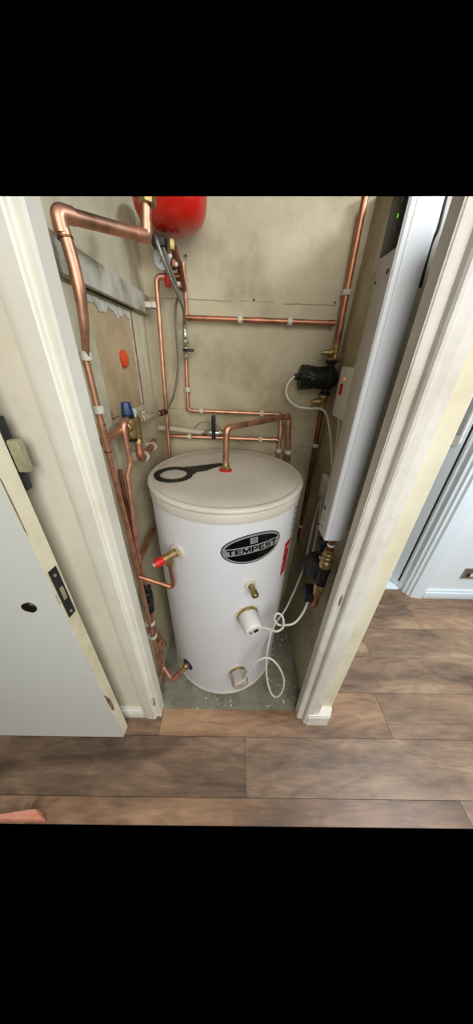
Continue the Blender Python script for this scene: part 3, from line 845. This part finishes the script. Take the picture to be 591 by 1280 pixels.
# loop of grey cable low left
m = MB().tube(smooth([(-.325, .72, .30), (-.30, .70, .26), (-.31, .66, .18), (-.335, .65, .10)], 6), .004, 8)
tag(m.build('bent_cable', M['greyhose']), 'grey looped cable low behind the left door lining', 'cable')

# ------------------------------------------------------------------ back wall pipes
BY = 1.195
pipe('copper_pipe', [(-.198, BY, 1.528), (.362, BY, 1.526)], R15 * 1.15, 'upper horizontal copper pipe across the back wall', elbows=False, collars=[((.350, BY, 1.526), (1, 0, 0), .02), ((-.19, BY, 1.528), (1, 0, 0), .02), ((.075, BY, 1.527), (1, 0, 0), .018)], mat='copper_dull')
r_ = pipe('copper_pipe', [(.385, BY, 1.95), (.382, BY, 1.435)], R22, 'vertical copper pipe in the back right corner above the black pump', mat='copper_dull', elbows=False, collars=[((.384, BY, 1.50), (0, 0, 1), .075)])
pipe('copper_pipe', [(.372, BY, 1.22), (.376, BY, .545), (.405, BY - .10, .33)], R22 * .95, 'vertical copper pipe in the back right corner below the black pump', mat='copper_dark', R=.03)
pipe('copper_pipe', [(-.203, BY - .004, 1.395), (-.209, BY, 1.202), (.197, BY, 1.197), (.205, BY, 1.09)], R15, 'copper pipe dropping then running right along the middle of the back wall', R=.016)
pipe('copper_pipe', [(-.318, BY, 1.089), (.204, BY, 1.085), (.211, BY, .60)], R15 * 1.15, 'lower horizontal copper pipe on the back wall just above the cylinder lid', R=.016, collars=[((.175, BY, 1.0855), (1, 0, 0), .03), ((.2045, BY, 1.12), (0, 0, 1), .05)])
pipe('copper_pipe', [(-.215, 1.14, 1.630), (-.277, 1.14, 1.630), (-.299, 1.15, 1.01), (-.302, 1.155, .6)], R15 * 1.1, 'tall vertical copper pipe down the back left corner', R=.02)
G = 'white pipe clips on the back wall pipes'
for p, pd, r, lab in (((.006, BY, 1.5275), (1, 0, 0), R15 * 1.15, 'white clip on the upper horizontal pipe, left of its pair'),
                      ((.192, BY, 1.5265), (1, 0, 0), R15 * 1.15, 'white clip on the upper horizontal pipe, right of its pair'),
                      ((-.151, BY, 1.2015), (1, 0, 0), R15, 'white clip on the middle horizontal pipe, by its lower left bend'),
                      ((.112, BY, 1.198), (1, 0, 0), R15, 'white clip on the middle horizontal pipe, right of the black lever'),
                      ((-.205, BY, 1.285), (0, 0, 1), R15, 'white clip on the short drop below the steel valve'),
                      ((-.210, BY, 1.0885), (1, 0, 0), R15 * 1.15, 'white clip on the lower horizontal pipe, left end'),
                      ((.114, BY, 1.086), (1, 0, 0), R15 * 1.15, 'white clip on the lower horizontal pipe, right of the black lever'),
                      ((.3835, BY, 1.615), (0, 0, 1), R22, 'grey-white clip on the corner pipe above the pump'),
                      ((.3745, BY, 1.064), (0, 0, 1), R22 * .95, 'white clip on the corner pipe below the pump'),
                      ((.3755, BY, .615), (0, 0, 1), R22 * .95, 'dark lower clip on the corner pipe beside the cylinder'),
                      ((.2055, BY, 1.035), (0, 0, 1), R15 * 1.15, 'white clip on the pipe dropping behind the lid, left one'),
                      ((.2405, BY - .048, 1.045), (0, 0, 1), R22, 'white clip on the outlet pipe dropping behind the lid')):
    clip(p, pd, (0, 1, 0), r, 1.2205 - p[1], lab, G)
clip((-.2965, 1.146, 1.555), (0, 0, 1), (-1, 0, 0), R15 * 1.1, .0495, 'long white clip on the tall back left pipe at the dirty board')
# old painted pipe with lever valve
o = thing('lever_valve', (-.13, BY, 1.09), 'steel valve with an upright black lever on the old painted pipe', 'valve')
m = MB(); nut(m, (-.155, BY - .002, 1.110), (1, 0, 0), .0125, .014, 6); nut(m, (-.075, BY - .002, 1.110), (1, 0, 0), .0125, .014, 6)
m.lathe([(.009, 0), (.013, .012), (.0155, .03), (.0155, .038), (.013, .055), (.009, .072)], (-.143, BY - .002, 1.110), (1, 0, 0), 20)
m.lathe([(.008, 0), (.008, .022), (.005, .024), (.0001, .0245)], (-.097, BY - .012, 1.108), (0, -1, .1), sides=6)
m.build('valve_body', M['steel'], o)
m = MB().box((-.105, BY - .040, 1.090), (-.088, BY - .034, 1.125), .002); m.box((-.1055, BY - .041, 1.115), (-.0875, BY - .029, 1.192), .006, seg=3)
m.build('lever', M['black'], o)
MB().lathe([(.012, 0), (.013, .004), (.011, .022)], (-.066, BY - .002, 1.110), (1, 0, 0), 12).build('pipe_stub', M['brass'], o)
tag(MB().tube(smooth([(-.345, BY - .01, 1.126), (-.30, BY - .006, 1.124), (-.25, BY - .005, 1.119), (-.20, BY - .003, 1.114), (-.152, BY - .002, 1.110)], 4), .0115, 14).build('painted_pipe', M['tape']),
    'old cream-painted pipe leading from the left wall to the lever valve', 'pipe')
tag(MB().tube(smooth([(-.19, BY + .01, 1.125), (-.16, BY + .005, 1.150), (-.12, BY, 1.156), (-.08, BY, 1.140), (-.045, BY, 1.10), (.02, BY - .01, 1.075), (.045, BY - .01, 1.055)], 6), .0016, 8).build('earth_wire', M['greyhose']),
    'thin loose wire arching behind the lever valve', 'wire')

# red vessel and its fittings
o = thing('expansion_vessel', (-.197, 1.075, 1.70), 'red rounded expansion vessel at the top of the back wall', 'expansion vessel')
MB().lathe([(.0001, 0), (.042, .003), (.071, .012), (.090, .028), (.101, .048), (.105, .072), (.105, .30), (.08, .34), (.0001, .35)], (-.203, 1.090, 1.715), (0, 0, 1), 64).build('shell', M['red'], o, ang=60)
m = MB().box((-.262, 1.06, 1.683), (-.222, 1.10, 1.708), .004); m.build('bottom_boss', M['black'], o)
m = MB(); nut(m, (-.207, 1.075, 1.678), (0, 0, 1), .012, .024, 6); m.build('vessel_nut', M['brass'], o)
o = thing('valve_group', (-.215, 1.12, 1.60), 'brass safety valve group under the red vessel with a red cap', 'valve')
m = MB().tube([(-.205, 1.10, 1.690), (-.196, 1.14, 1.655), (-.192, 1.165, 1.60)], .0105, 14)
m.lathe([(.009, 0), (.013, .004), (.013, .022), (.009, .026)], (-.215, 1.12, 1.645), (.1, .1, 1), sides=8)
m.lathe([(.009, 0), (.012, .004), (.012, .018), (.009, .022)], (-.203, 1.145, 1.600), (0, 0, 1), sides=8)
m.lathe([(.010, 0), (.010, .05)], (-.247, 1.14, 1.631), (1, 0, 0), 16)
m.build('brass_body', M['copper_dark'], o)
MB().lathe([(.0125, 0), (.0135, .004), (.012, .024), (.0001, .025)], (-.235, 1.128, 1.626), (0, -.3, -1), sides=12).build('red_cap', M['redplastic'], o)
for q in ((-.2135, 1.085, 1.668), (-.200, 1.105, 1.654), (-.201, 1.12, 1.610)):
    MB().lathe([(.0001, 0), (.0055, .0005), (.0055, .006), (.0001, .007)], q, (0, -1, -.2), 12).build('bleed_screw', M['clear'], o)
o = thing('pressure_gauge', (-.245, 1.10, 1.63), 'round grey-white pressure gauge below the red vessel', 'gauge')
gx = V((-.05, -1, -.12)).normalized()
MB().lathe([(.0001, -.016), (.026, -.016), (.0285, -.012), (.0285, .0), (.0265, .002), (.0255, -.001)], (-.246, 1.112, 1.667), gx, 36).build('case', M['steel'], o)
fc = MB().lathe([(.0001, 0), (.0262, 0), (.0262, .001), (.0001, .0014)], (-.246, 1.112, 1.667), gx, 36).build('dial', M['gauge'], o)
m = MB().box((-.2475, 1.1095, 1.655), (-.2455, 1.1105, 1.681), 0, Matrix.Rotation(.6, 3, 'Y')); m.build('needle', M['ink'], fc)
# hoses
hp = smooth([(-.249, 1.070, 1.712), (-.243, 1.055, 1.690), (-.232, 1.06, 1.655), (-.216, 1.09, 1.610), (-.202, 1.12, 1.576), (-.195, 1.14, 1.552), (-.195, 1.165, 1.530), (-.200, 1.183, 1.51), (-.2015, 1.189, 1.492)], 8)
tag(MB().tube(hp, .0058, 14).build('braided_hose', M['braid']), 'steel braided hose hanging from the red vessel to the steel valve', 'hose')
hp = smooth([(-.238, 1.075, 1.712), (-.232, 1.07, 1.69), (-.222, 1.085, 1.65), (-.208, 1.11, 1.612), (-.206, 1.135, 1.585), (-.221, 1.160, 1.560), (-.229, 1.168, 1.529), (-.230, 1.172, 1.46), (-.233, 1.172, 1.38), (-.243, 1.17, 1.32), (-.258, 1.15, 1.262), (-.262, 1.09, 1.240), tuple(HF + V((.002, .022, .004))), tuple(HF)], 8)
tag(MB().tube(hp, .0046, 12).build('grey_hose', M['greyhose']), 'thin grey braided hose curving down the back left to the black hose end', 'hose')
pipe('copper_pipe', [(-.191, 1.175, 1.675), (-.191, 1.195, 1.548), (-.196, BY, 1.52)], R15, 'short bright copper pipe from vessel fittings down to the upper horizontal pipe', elbows=False)
# steel isolating valve
o = thing('isolating_valve', (-.201, BY, 1.42), 'slim steel isolating valve with a black tap hanging on the back wall', 'valve')
m = MB(); c = V((-.2035, BY - .006, 1.392))
m.lathe([(.0075, 0), (.0095, .003), (.0095, .018), (.0065, .021), (.008, .028), (.0105, .032), (.0105, .042), (.0065, .047), (.0095, .052), (.0095, .066), (.0065, .070), (.0085, .074), (.0085, .088), (.006, .092), (.006, .104)], c, (0.02, 0, 1), sides=8)
m.lathe([(.005, 0), (.005, .012), (.0001, .0125)], c + V((.004, 0, .060)), (1, -.2, 0), 10)
m.build('valve_body', M['steel'], o)
MB().box((-.210, BY - .024, 1.420), (-.168, BY - .015, 1.430), .0015).build('tap', M['black'], o)

# ------------------------------------------------------------------ upper pump
PX, PY = .372, 1.175
o = thing('circulation_pump', (PX, PY, 1.25), 'black circulation pump in the back right corner, motor pointing left', 'pump')
m = MB().lathe([(.016, -.062), (.022, -.060), (.022, -.054), (.0135, -.050), (.0135, -.04), (.028, -.030), (.037, -.014), (.038, .0), (.037, .014), (.028, .030), (.0145, .04), (.0145, .05), (.024, .054), (.024, .060), (.016, .062)], (PX - .008, PY - .012, 1.345), (0.02, 0, 1), 32)
m.build('volute', M['blackmat'], o)
m = MB().lathe([(.033, -.01), (.040, .012), (.040, .050), (.037, .052), (.037, .058), (.042, .060), (.042, .082)], (PX - .01, PY - .012, 1.345), (-1, 0, 0), 36); m.build('motor', M['black'], o)
m = MB().lathe([(.0435, .078), (.0445, .082), (.0445, .108), (.040, .113), (.0001, .114)], (PX - .01, PY - .012, 1.345), (-1, 0, 0), sides=8); ctl = m.build('control_head', M['black'], o)
m = MB()
for (x, z) in ((-.094, .018), (-.096, .004), (-.082, -.004), (-.084, .012)):
    m.box((PX + x - .004, PY - .0585, 1.345 + z), (PX + x + .006, PY - .0555, 1.345 + z + .002))
m.build('marking', M['label_grey'], ctl)
m = MB(); nut(m, (PX - .122, PY - .020, 1.347), (-1, 0, 0), .0115, .022, 8); m.build('cable_gland', M['black'], o)
def isovalve(c, label):
    o = thing('pump_valve', c, label, 'valve')
    m = MB().lathe([(.020, -.0), (.0225, .004), (.0225, .011), (.014, .013), (.0115, .02), (.0115, .044), (.014, .046), (.014, .056), (.011, .058)], c, (0, 0, 1), sides=16)
    m.lathe([(.012, 0), (.012, .012), (.015, .014), (.013, .024), (.010, .028), (.009, .038), (.006, .046), (.0025, .056), (.0001, .057)], V(c) + V((-.004, -.002, .030)), (-1, -.05, -.03), sides=10)
    m.build('valve_body', M['brass'], o); return o
isovalve((.378, PY, 1.402), 'brass valve with pointed spindle above the corner pump')
c = (.364, PY, 1.285)
o = thing('pump_valve', (c[0], c[1], 1.22), 'brass valve with pointed spindle below the corner pump', 'valve')
m = MB().lathe([(.020, 0), (.0225, .004), (.0225, .011), (.014, .013), (.0115, .02), (.0115, .044), (.014, .046), (.014, .058), (.011, .060)], c, (0.02, 0, -1), sides=16)
m.lathe([(.012, 0), (.012, .012), (.015, .014), (.013, .024), (.010, .028), (.009, .034), (.006, .042), (.0001, .050)], V(c) + V((-.004, -.002, -.028)), (-1, -.05, -.03), sides=10)
m.build('valve_body', M['brass'], o)
tag(MB().tube(smooth([(.234, 1.155, 1.347), (.218, 1.155, 1.340), (.202, 1.155, 1.312), (.205, 1.155, 1.280), (.225, 1.155, 1.255), (.26, 1.155, 1.236), (.31, 1.150, 1.232), (.350, 1.145, 1.232), (.372, 1.12, 1.215), (.377, 1.06, 1.165), (.378, 1.0, 1.11), (.380, .96, 1.05)], 8), .0042, 12).build('pump_cable', M['cable']),
    'white cable looping out of the corner pump and round to the right wall', 'cable')

# ------------------------------------------------------------------ right wall fittings
def wallx(z): return RW(z)
o = thing('fused_spur', (.39, 1.0, 1.22), 'white wall switch box with red rocker and red neon on the right wall', 'switch')
m = MB().box((.378, .955, 1.222), (wallx(1.3) + .002, 1.075, 1.388), .003, None); m.build('box', M['white'], o)
rx = .3775
MB().box((rx - .004, 1.022, 1.300), (rx + .002, 1.042, 1.335), .001).build('rocker', M['label_red'], o)
MB().lathe([(.0001, 0), (.004, 0), (.0035, .0025), (.0001, .003)], (rx + .001, 1.022, 1.352), (-1, 0, 0), 12).build('neon', M['led_red'], o)
for z in (1.24, 1.372): MB().lathe([(.0001, 0), (.003, 0), (.0025, .0012), (.0001, .0014)], (rx + .001, 1.03, z), (-1, 0, 0), 10).build('screw', M['steel'], o)
o = thing('wall_socket', (.385, .97, .86), 'white double-entry flex outlet low on the right wall behind the boiler', 'socket')
m = MB().box((.368, .925, .895), (wallx(.95) + .001, 1.015, 1.0), .006, None, 3); m.build('plate', M['white'], o)
MB().box((.360, .945, .925), (.369, .985, .955), .003).build('outlet', M['white'], o)
o2 = MB().box((.3835, .90, 1.02), (wallx(1.1) + .001, .975, 1.115), .004); tag(o2.build('blank_plate', M['white']), 'faded white blank plate on the right wall just above the flex outlet', 'plate')
m = MB().prism([(1.10, 1.64), (1.02, 1.65), (1.005, 1.76), (1.02, 1.80), (1.05, 1.80), (1.10, 1.75)], .4175, .4225, 'x')
for v in m.bm.verts: v.co.x = RW(v.co.z) - (.0012 if v.co.x < .42 else -.002)
tag(m.build('trim_6', plain('pale_patch', (196, 192, 172), .85)), kind='structure')
tag(MB().tube(smooth([(.383, .965, 1.386), (.385, .935, 1.45), (.387, .915, 1.51), (.389, .88, 1.60), (.39, .84, 1.70)], 6), .0038, 10).build('supply_cable', M['cable']), 'white cable running up from the wall switch behind the boiler', 'cable')
tag(MB().tube(smooth([(.380, .995, 1.224), (.379, .975, 1.18), (.376, .95, 1.12)], 6), .0038, 10).build('supply_cable', M['cable']), 'short white cable dropping from the underside of the wall switch', 'cable')

# ------------------------------------------------------------------ electric boiler
bx0, bx1, by0, by1, bz0, bz1 = .280, .338, .636, .704, .930, 1.9
o = thing('electric_boiler', (.316, .67, bz0), 'tall slim white electric boiler on the right wall with black display', 'boiler')
m = MB().box((bx0 + .001, by0, bz0), (bx1, by1 - .001, bz1), .0035, None, 3)
m.build('casing', M['steelwhite'], o)
m = MB().box((bx0 - .001, by0 + .003, bz0 + .001), (bx0 + .003, by1, bz1), .0008); fp = m.build('front_panel', M['boilerface'], o)
relabel(fp, 'pale grey front panel')
m = MB().box((bx0 - .0022, by0 + .0045, 1.583), (bx0 + .001, by1 - .0005, 1.9), .0005); dp = m.build('display', M['blackgloss'], o)
relabel(dp, 'black glass display strip')
m = MB(); m.lathe([(.0001, 0), (.0014, 0), (.0012, .0006), (.0001, .0008)], (bx0 - .002, .664, 1.628), (-1, 0, 0), 10); m.box((bx0 - .0028, .6628, 1.628), (bx0 - .002, .6650, 1.632)); m.build('indicator_light', M['led_green'], dp)
MB().box((bx0 - .0028, .660, 1.645), (bx0 - .002, .6615, 1.68)).build('display_mark', M['label_grey'], dp)
MB().box((bx0 - .0028, .6645, 1.612), (bx0 - .002, .6665, 1.617)).build('display_mark', M['label_grey'], dp)
m = MB().box((bx0 + .0115, by0 - .0007, bz0 + .002), (bx0 + .0127, by0 + .002, bz1)); m.build('seam', M['boilerface'], o)
MB().lathe([(.0045, 0), (.0045, .001), (.003, .0012)], (bx0 - .001, .652, 1.553), (-1, 0, 0), 14).build('key_lock', M['darkiron'], o)
MB().lathe([(.0001, 0), (.003, 0), (.003, .001), (.0001, .0012)], (bx0 - .001, .698, 1.545), (-1, 0, 0), 10).build('screw', M['darkiron'], o)
m = MB(); x_ = bx0 - .0016
m.box((x_, .682, 1.012), (bx0 + .001, .694, 1.026))
m.build('logo_mark', M['ink'], o)
# rotated script and numeral under the mark
m = MB()
def stroke(p, w=.0006):
    for (a, b) in zip(p, p[1:]):
        m.tube([(x_ + .0004, a[0], a[1]), (x_ + .0004, b[0], b[1])], w, 5)
stroke([(.688, 1.002), (.683, .996), (.690, .990), (.683, .985), (.690, .980), (.683, .974), (.690, .969)], .0005)
stroke([(.676, 1.0), (.670, .994), (.677, .988), (.671, .982), (.676, .976)], .0005)
stroke([(.692, .962), (.676, .955), (.668, .966)], .001)
m.build('logo_lettering', M['label_grey'], o)
MB().lathe([(.0001, 0), (.004, 0), (.004, .01), (.0001, .0105)], (bx0 + .004, by1 - .004, bz0 + .018), (-1, .3, 0), 10).build('hinge_pin', M['black'], o)
m = MB().box((bx1 - .001, .655, .96), (wallx(1.2) + .002, .695, 1.70)); m.build('wall_bracket', M['boilerface'], o)
tag(MB().tube(smooth([(.350, .640, 1.78), (.347, .639, 1.69), (.341, .640, 1.655), (.3435, .640, 1.61), (.3405, .642, 1.585), (.3455, .645, 1.53)], 8), .0028, 8).build('black_cable', M['black']), 'thin wavy black cable between the boiler side and the door lining', 'cable')

# lower pump with brass valves under the boiler
o = thing('boiler_pump', (.315, .66, .62), 'black pump with brass unions hanging below the boiler', 'pump')
cx_, cy_ = .313, .655
MB().tube([(cx_, cy_, .935), (cx_, cy_, .66)], .0105, 16).build('tail_pipe', M['copper_dark'], o)
m = MB().lathe([(.0112, 0), (.0118, .001), (.0118, .007), (.0112, .008)], (cx_, cy_, .898), (0, 0, 1), 16); m.build('pipe_label', M['label_white'], o)
m = MB().lathe([(.012, 0), (.016, -.002), (.016, -.010), (.014, -.012), (.018, -.016), (.018, -.024), (.015, -.026), (.0185, -.03), (.0185, -.04), (.0155, -.043), (.019, -.047), (.0205, -.05), (.0205, -.07), (.017, -.074)], (cx_ - .002, cy_ - .002, .884), (0, 0, 1), 24)
m.lathe([(.005, 0), (.005, .008), (.007, .009), (.0001, .014)], (cx_ - .018, cy_ - .004, .852), (-1, 0, 0), 10)
m.build('upper_union', M['brass'], o)
MB().lathe([(.017, 0), (.018, .005), (.019, .06), (.0175, .078)], (cx_ - .002, cy_ - .002, .728), (0, 0, 1), 20).build('pump_neck', M['blackmat'], o)
m = MB().lathe([(.018, 0), (.0195, -.004), (.0195, -.022), (.0155, -.024), (.0165, -.028), (.0165, -.05), (.012, -.054)], (cx_ - .002, cy_ - .002, .730), (0, 0, 1), 24)
m.lathe([(.005, 0), (.005, .006), (.0001, .007)], (cx_ - .012, cy_ - .014, .695), (-.7, -.7, 0), 10)
m.build('lower_union', M['brass'], o)
m = MB().lathe([(.018, -.02), (.036, -.008), (.044, .01), (.045, .035), (.048, .037), (.048, .060), (.042, .066), (.0001, .068)], (cx_ + .008, .688, .752), (-.42, 1, .05), 32)
m.build('motor', M['black'], o)
m = MB().lathe([(.016, 0), (.02, .004), (.02, .018), (.013, .022), (.013, .05)], (cx_ - .006, .702, .890), (0, 0, -1), sides=8); m.build('air_vent', M['blackmat'], o)
cbx = MB().box((.279, .660, .622), (.326, .722, .660), .003, Matrix.Rotation(-.15, 3, 'Z')); cbx.build('terminal_box', M['darkiron'], o)
MB().tube(smooth([(cx_, cy_ - .002, .68), (cx_, cy_ - .002, .650), (cx_ + .001, cy_ + .006, .612), (cx_ + .002, cy_ + .022, .600), (cx_ + .002, cy_ + .036, .612), (cx_ + .002, cy_ + .040, .66)], 6), .0105, 16).build('return_bend', M['copper_dull'], o)

# white cables
def cab(name, pts, label, r=.0043): return tag(MB().tube(smooth(pts, 8), r, 12).build(name, M['cable']), label, 'cable')
im_end = cyl(19.6, .583, .058) + V((.030, .006, -.010))
cab('heater_cable', [tuple(im_end), (.150, .600, .545), (.172, .605, .527), (.195, .61, .545), (.190, .62, .592), (.168, .62, .610), (.160, .62, .578), (.178, .62, .548), (.205, .625, .537), (.245, .640, .530), (.278, .665, .550), (.296, .685, .585), (.300, .690, .632)],
    'white flex curling from the immersion heater cover to the black pump')
cab('thermostat_cable', [(.062, .585, .222), (.078, .578, .300), (.110, .580, .372), (.152, .582, .392), (.196, .580, .340), (.232, .580, .235), (.236, .582, .130), (.217, .585, .072), (.190, .60, .090), (.166, .63, .19), (.168, .68, .30), (.20, .76, .34), (.262, .82, .40), (.320, .875, .58), (.338, .915, .70), (.352, .95, .82), (.362, .955, .905)],
    'long white flex looping from the lower thermostat up behind the pump to the wall outlet')
cab('outlet_cable', [(.364, .945, .905), (.352, .90, .84), (.342, .862, .76), (.335, .84, .70), (.332, .78, .70)], 'white flex from the wall outlet down behind the black pump')

# black spanner on the lid
def lidp(x, y): return (x, y)
o = thing('spanner', (-.17, .89, 1.0465), 'flat black ring spanner lying on the cylinder lid', 'spanner')
m = MB(); zl, zh = 1.0462, 1.0500
c = V((-.214, .848)); n = 40; ang0 = math.atan2(.953 - .842, -.045 + .208)
out = []; inn = []
for i in range(n):
    a = ang0 + .45 + (2 * PI - .9) * i / (n - 1)
    rr = .055 + (.004 if (i % 6 < 2) else 0) * 0
    out.append((c.x + rr * math.cos(a), c.y + rr * math.sin(a) * .92))
d2_ = V((math.cos(ang0), math.sin(ang0))); n2 = V((-d2_.y, d2_.x))
def H(u, w): return (c.x + d2_.x * u + n2.x * w, c.y + d2_.y * u + n2.y * w)
handle = [H(.060, -.034), H(.074, -.026), H(.080, -.018), H(.098, -.022), H(.118, -.026), H(.132, -.019), H(.160, -.014), H(.198, -.008), H(.200, .010), H(.15, .021), H(.10, .031), H(.06, .040)]
# ring as strips, open centre
N_ = 64; ro, ri = .067, .047
A0 = []; 
for zz in (zl, zh):
    A0.append([m.bm.verts.new((c.x + ro * math.cos(2 * PI * i / N_), c.y + ro * math.sin(2 * PI * i / N_), zz)) for i in range(N_)])
    A0.append([m.bm.verts.new((c.x + (ri + (.0025 if i % 8 < 1 else 0)) * math.cos(2 * PI * i / N_), c.y + (ri + (.0025 if i % 8 < 1 else 0)) * math.sin(2 * PI * i / N_), zz)) for i in range(N_)])
fs = []
for i in range(N_):
    j = (i + 1) % N_; a, b, c_, d_ = A0
    fs += [m.bm.faces.new((a[i], a[j], b[j], b[i])), m.bm.faces.new((c_[i], d_[i], d_[j], c_[j])), m.bm.faces.new((a[i], c_[i], c_[j], a[j])), m.bm.faces.new((b[i], b[j], d_[j], d_[i]))]
bmesh.ops.recalc_face_normals(m.bm, faces=fs)
m.build('ring', M['black'], o)
m = MB().prism([H(.0495, .040), H(.053, .02), H(.055, 0), H(.053, -.018), H(.048, -.036)] + handle[1:], zl + .0001, zh - .0001)
m.build('handle', M['black'], o)

# dirty board and the orange disc on the left wall
tag(MB().box((XL, .60, 1.531), (XL + .020, 1.20, 1.586), .0015).build('wall_board', M['plank_dirty']), 'dirty whitewashed wooden board fixed along the left cupboard wall', 'board')
tag(MB().box((XL, .752, 1.5275), (XL + .006, 1.05, 1.531)).build('trim_painted_shadow', M['hole_and_shadow']), kind='structure')  # dark strip painted as the shadow gap under the board
m = MB().lathe([(.018, -.006), (.0185, .002), (.0178, .007), (.012, .011), (.0001, .0125)], (XL - .001, .915, 1.393), (1, 0, 0), 36)
for v in m.bm.verts: v.co.z = 1.393 + (v.co.z - 1.393) * 1.28
tag(m.build('wall_plug', M['orange']), 'round orange plug set in the tan patch on the left wall', 'plug')
# pencil crack lines on the left wall
m = MB().tube([(XL - .0002, .79, 1.075), (XL - .0002, .90, 1.073), (XL - .0002, 1.05, 1.075)], .0012, 6).tube([(XL - .0002, 1.10 + .004 * math.sin(i), 1.10 + .42 * i / 10) for i in range(11)], .0012, 6)
tag(m.build('trim_8', M['crack']), kind='structure')

# ------------------------------------------------------------------ hall fittings
o = thing('wall_socket', (1.57, 1.262, .19), 'brushed metal socket plate low on the bright hall wall', 'socket')
MB().box((1.516, 1.252, .188), (1.665, 1.262, .272), .003).build('plate', M['nickel'], o)
for xx in (1.541, 1.59): MB().box((xx, 1.2508, .205), (xx + .022, 1.254, .232), .001).build('insert', M['black'], o)
MB().box((1.567, 1.2506, .205), (1.586, 1.254, .232), .001).build('rocker', M['white'], o)
P0 = h0 + d * .010 + V((0, 0, 1.04)) + nrm * .0
o = thing('pull_handle', tuple(P0), 'long pale rounded pull handle on the bright hall door', 'handle')
m = MB()
q0 = P0 + nrm * .004
def dm(u, z, w): v = q0 + d * u + nrm * w; return V((v.x, v.y, 1.035 + z))
# a tall rounded grip standing off the door
ring_ = []
for i in range(12):
    a = PI + PI * i / 11; ring_.append((.018 + .018 * math.cos(a), .018 + .018 * math.sin(a)))
poly = ring_ + [(.036, .26), (.0, .26)]
a_ = [m.bm.verts.new(dm(u, z, .0)) for u, z in poly]; b2 = [m.bm.verts.new(dm(u, z, .022)) for u, z in poly]
fs = [m.bm.faces.new(a_), m.bm.faces.new(b2)] + [m.bm.faces.new((a_[i], a_[(i + 1) % len(poly)], b2[(i + 1) % len(poly)], b2[i])) for i in range(len(poly))]
bmesh.ops.recalc_face_normals(m.bm, faces=fs)
m.build('grip', plain('pale_grip', (214, 210, 204), .4), o)
m = MB()
poly = [(.007, .055), (.029, .050), (.029, .25), (.007, .25)]
a_ = [m.bm.verts.new(dm(u, z, .0215)) for u, z in poly]; b2 = [m.bm.verts.new(dm(u, z, .023)) for u, z in poly]
fs = [m.bm.faces.new(a_), m.bm.faces.new(b2)] + [m.bm.faces.new((a_[i], a_[(i + 1) % 4], b2[(i + 1) % 4], b2[i])) for i in range(4)]
bmesh.ops.recalc_face_normals(m.bm, faces=fs)
m.build('recess', plain('grey_recess', (160, 164, 160), .6), o)

# ------------------------------------------------------------------ camera
sc = bpy.context.scene
cam = bpy.data.cameras.new('camera'); co = bpy.data.objects.new('camera', cam); col.objects.link(co)
rx_, up_, bk_ = V((0.99962722, 0.00310614, 0.02712504)), V((-0.02487838, 0.51287691, 0.85810159)), V((-0.01124642, -0.85845654, 0.512763))
mt = Matrix((rx_, up_, bk_)).transposed().to_4x4(); mt.translation = V((0, 0, 1.4062)); co.matrix_world = mt
cam.sensor_fit = 'HORIZONTAL'; cam.sensor_width = 36; cam.lens = 323.3955 / 591 * 36; cam.clip_start = .02
sc.camera = co

# ------------------------------------------------------------------ light
def area(name, loc, to, size, power, rgb, sy=None):
    l = bpy.data.lights.new(name, 'AREA'); l.energy = power; l.size = size; l.color = rgb
    if sy: l.shape = 'RECTANGLE'; l.size_y = sy
    o = bpy.data.objects.new(name, l); col.objects.link(o); o.location = loc
    o.rotation_euler = (V(to) - V(loc)).to_track_quat('-Z', 'Y').to_euler(); return o
area('window_daylight', (.55, -1.6, 2.05), (0, .9, .7), 2.1, 66, (1.0, .985, .95))
area('hall_fill', (1.50, .36, 2.25), (1.40, 1.05, .5), .7, 42, (.84, .92, 1.0))  # unseen bluish fill added to brighten the hall wall and door
area('bounce_fill', (-.2, -.5, 2.5), (-.1, .6, .3), 2.0, 4, (1.0, .97, .93))  # weak unseen fill added in place of the room's bounced light
w = bpy.data.worlds.new('world'); sc.world = w; w.use_nodes = True
w.node_tree.nodes['Background'].inputs[0].default_value = (0, 0, 0, 1); w.node_tree.nodes['Background'].inputs[1].default_value = 0
sc.view_settings.view_transform = 'Standard'; sc.view_settings.look = 'None'; sc.view_settings.gamma = 1; sc.view_settings.exposure = 0
sc.view_settings.use_curve_mapping = False
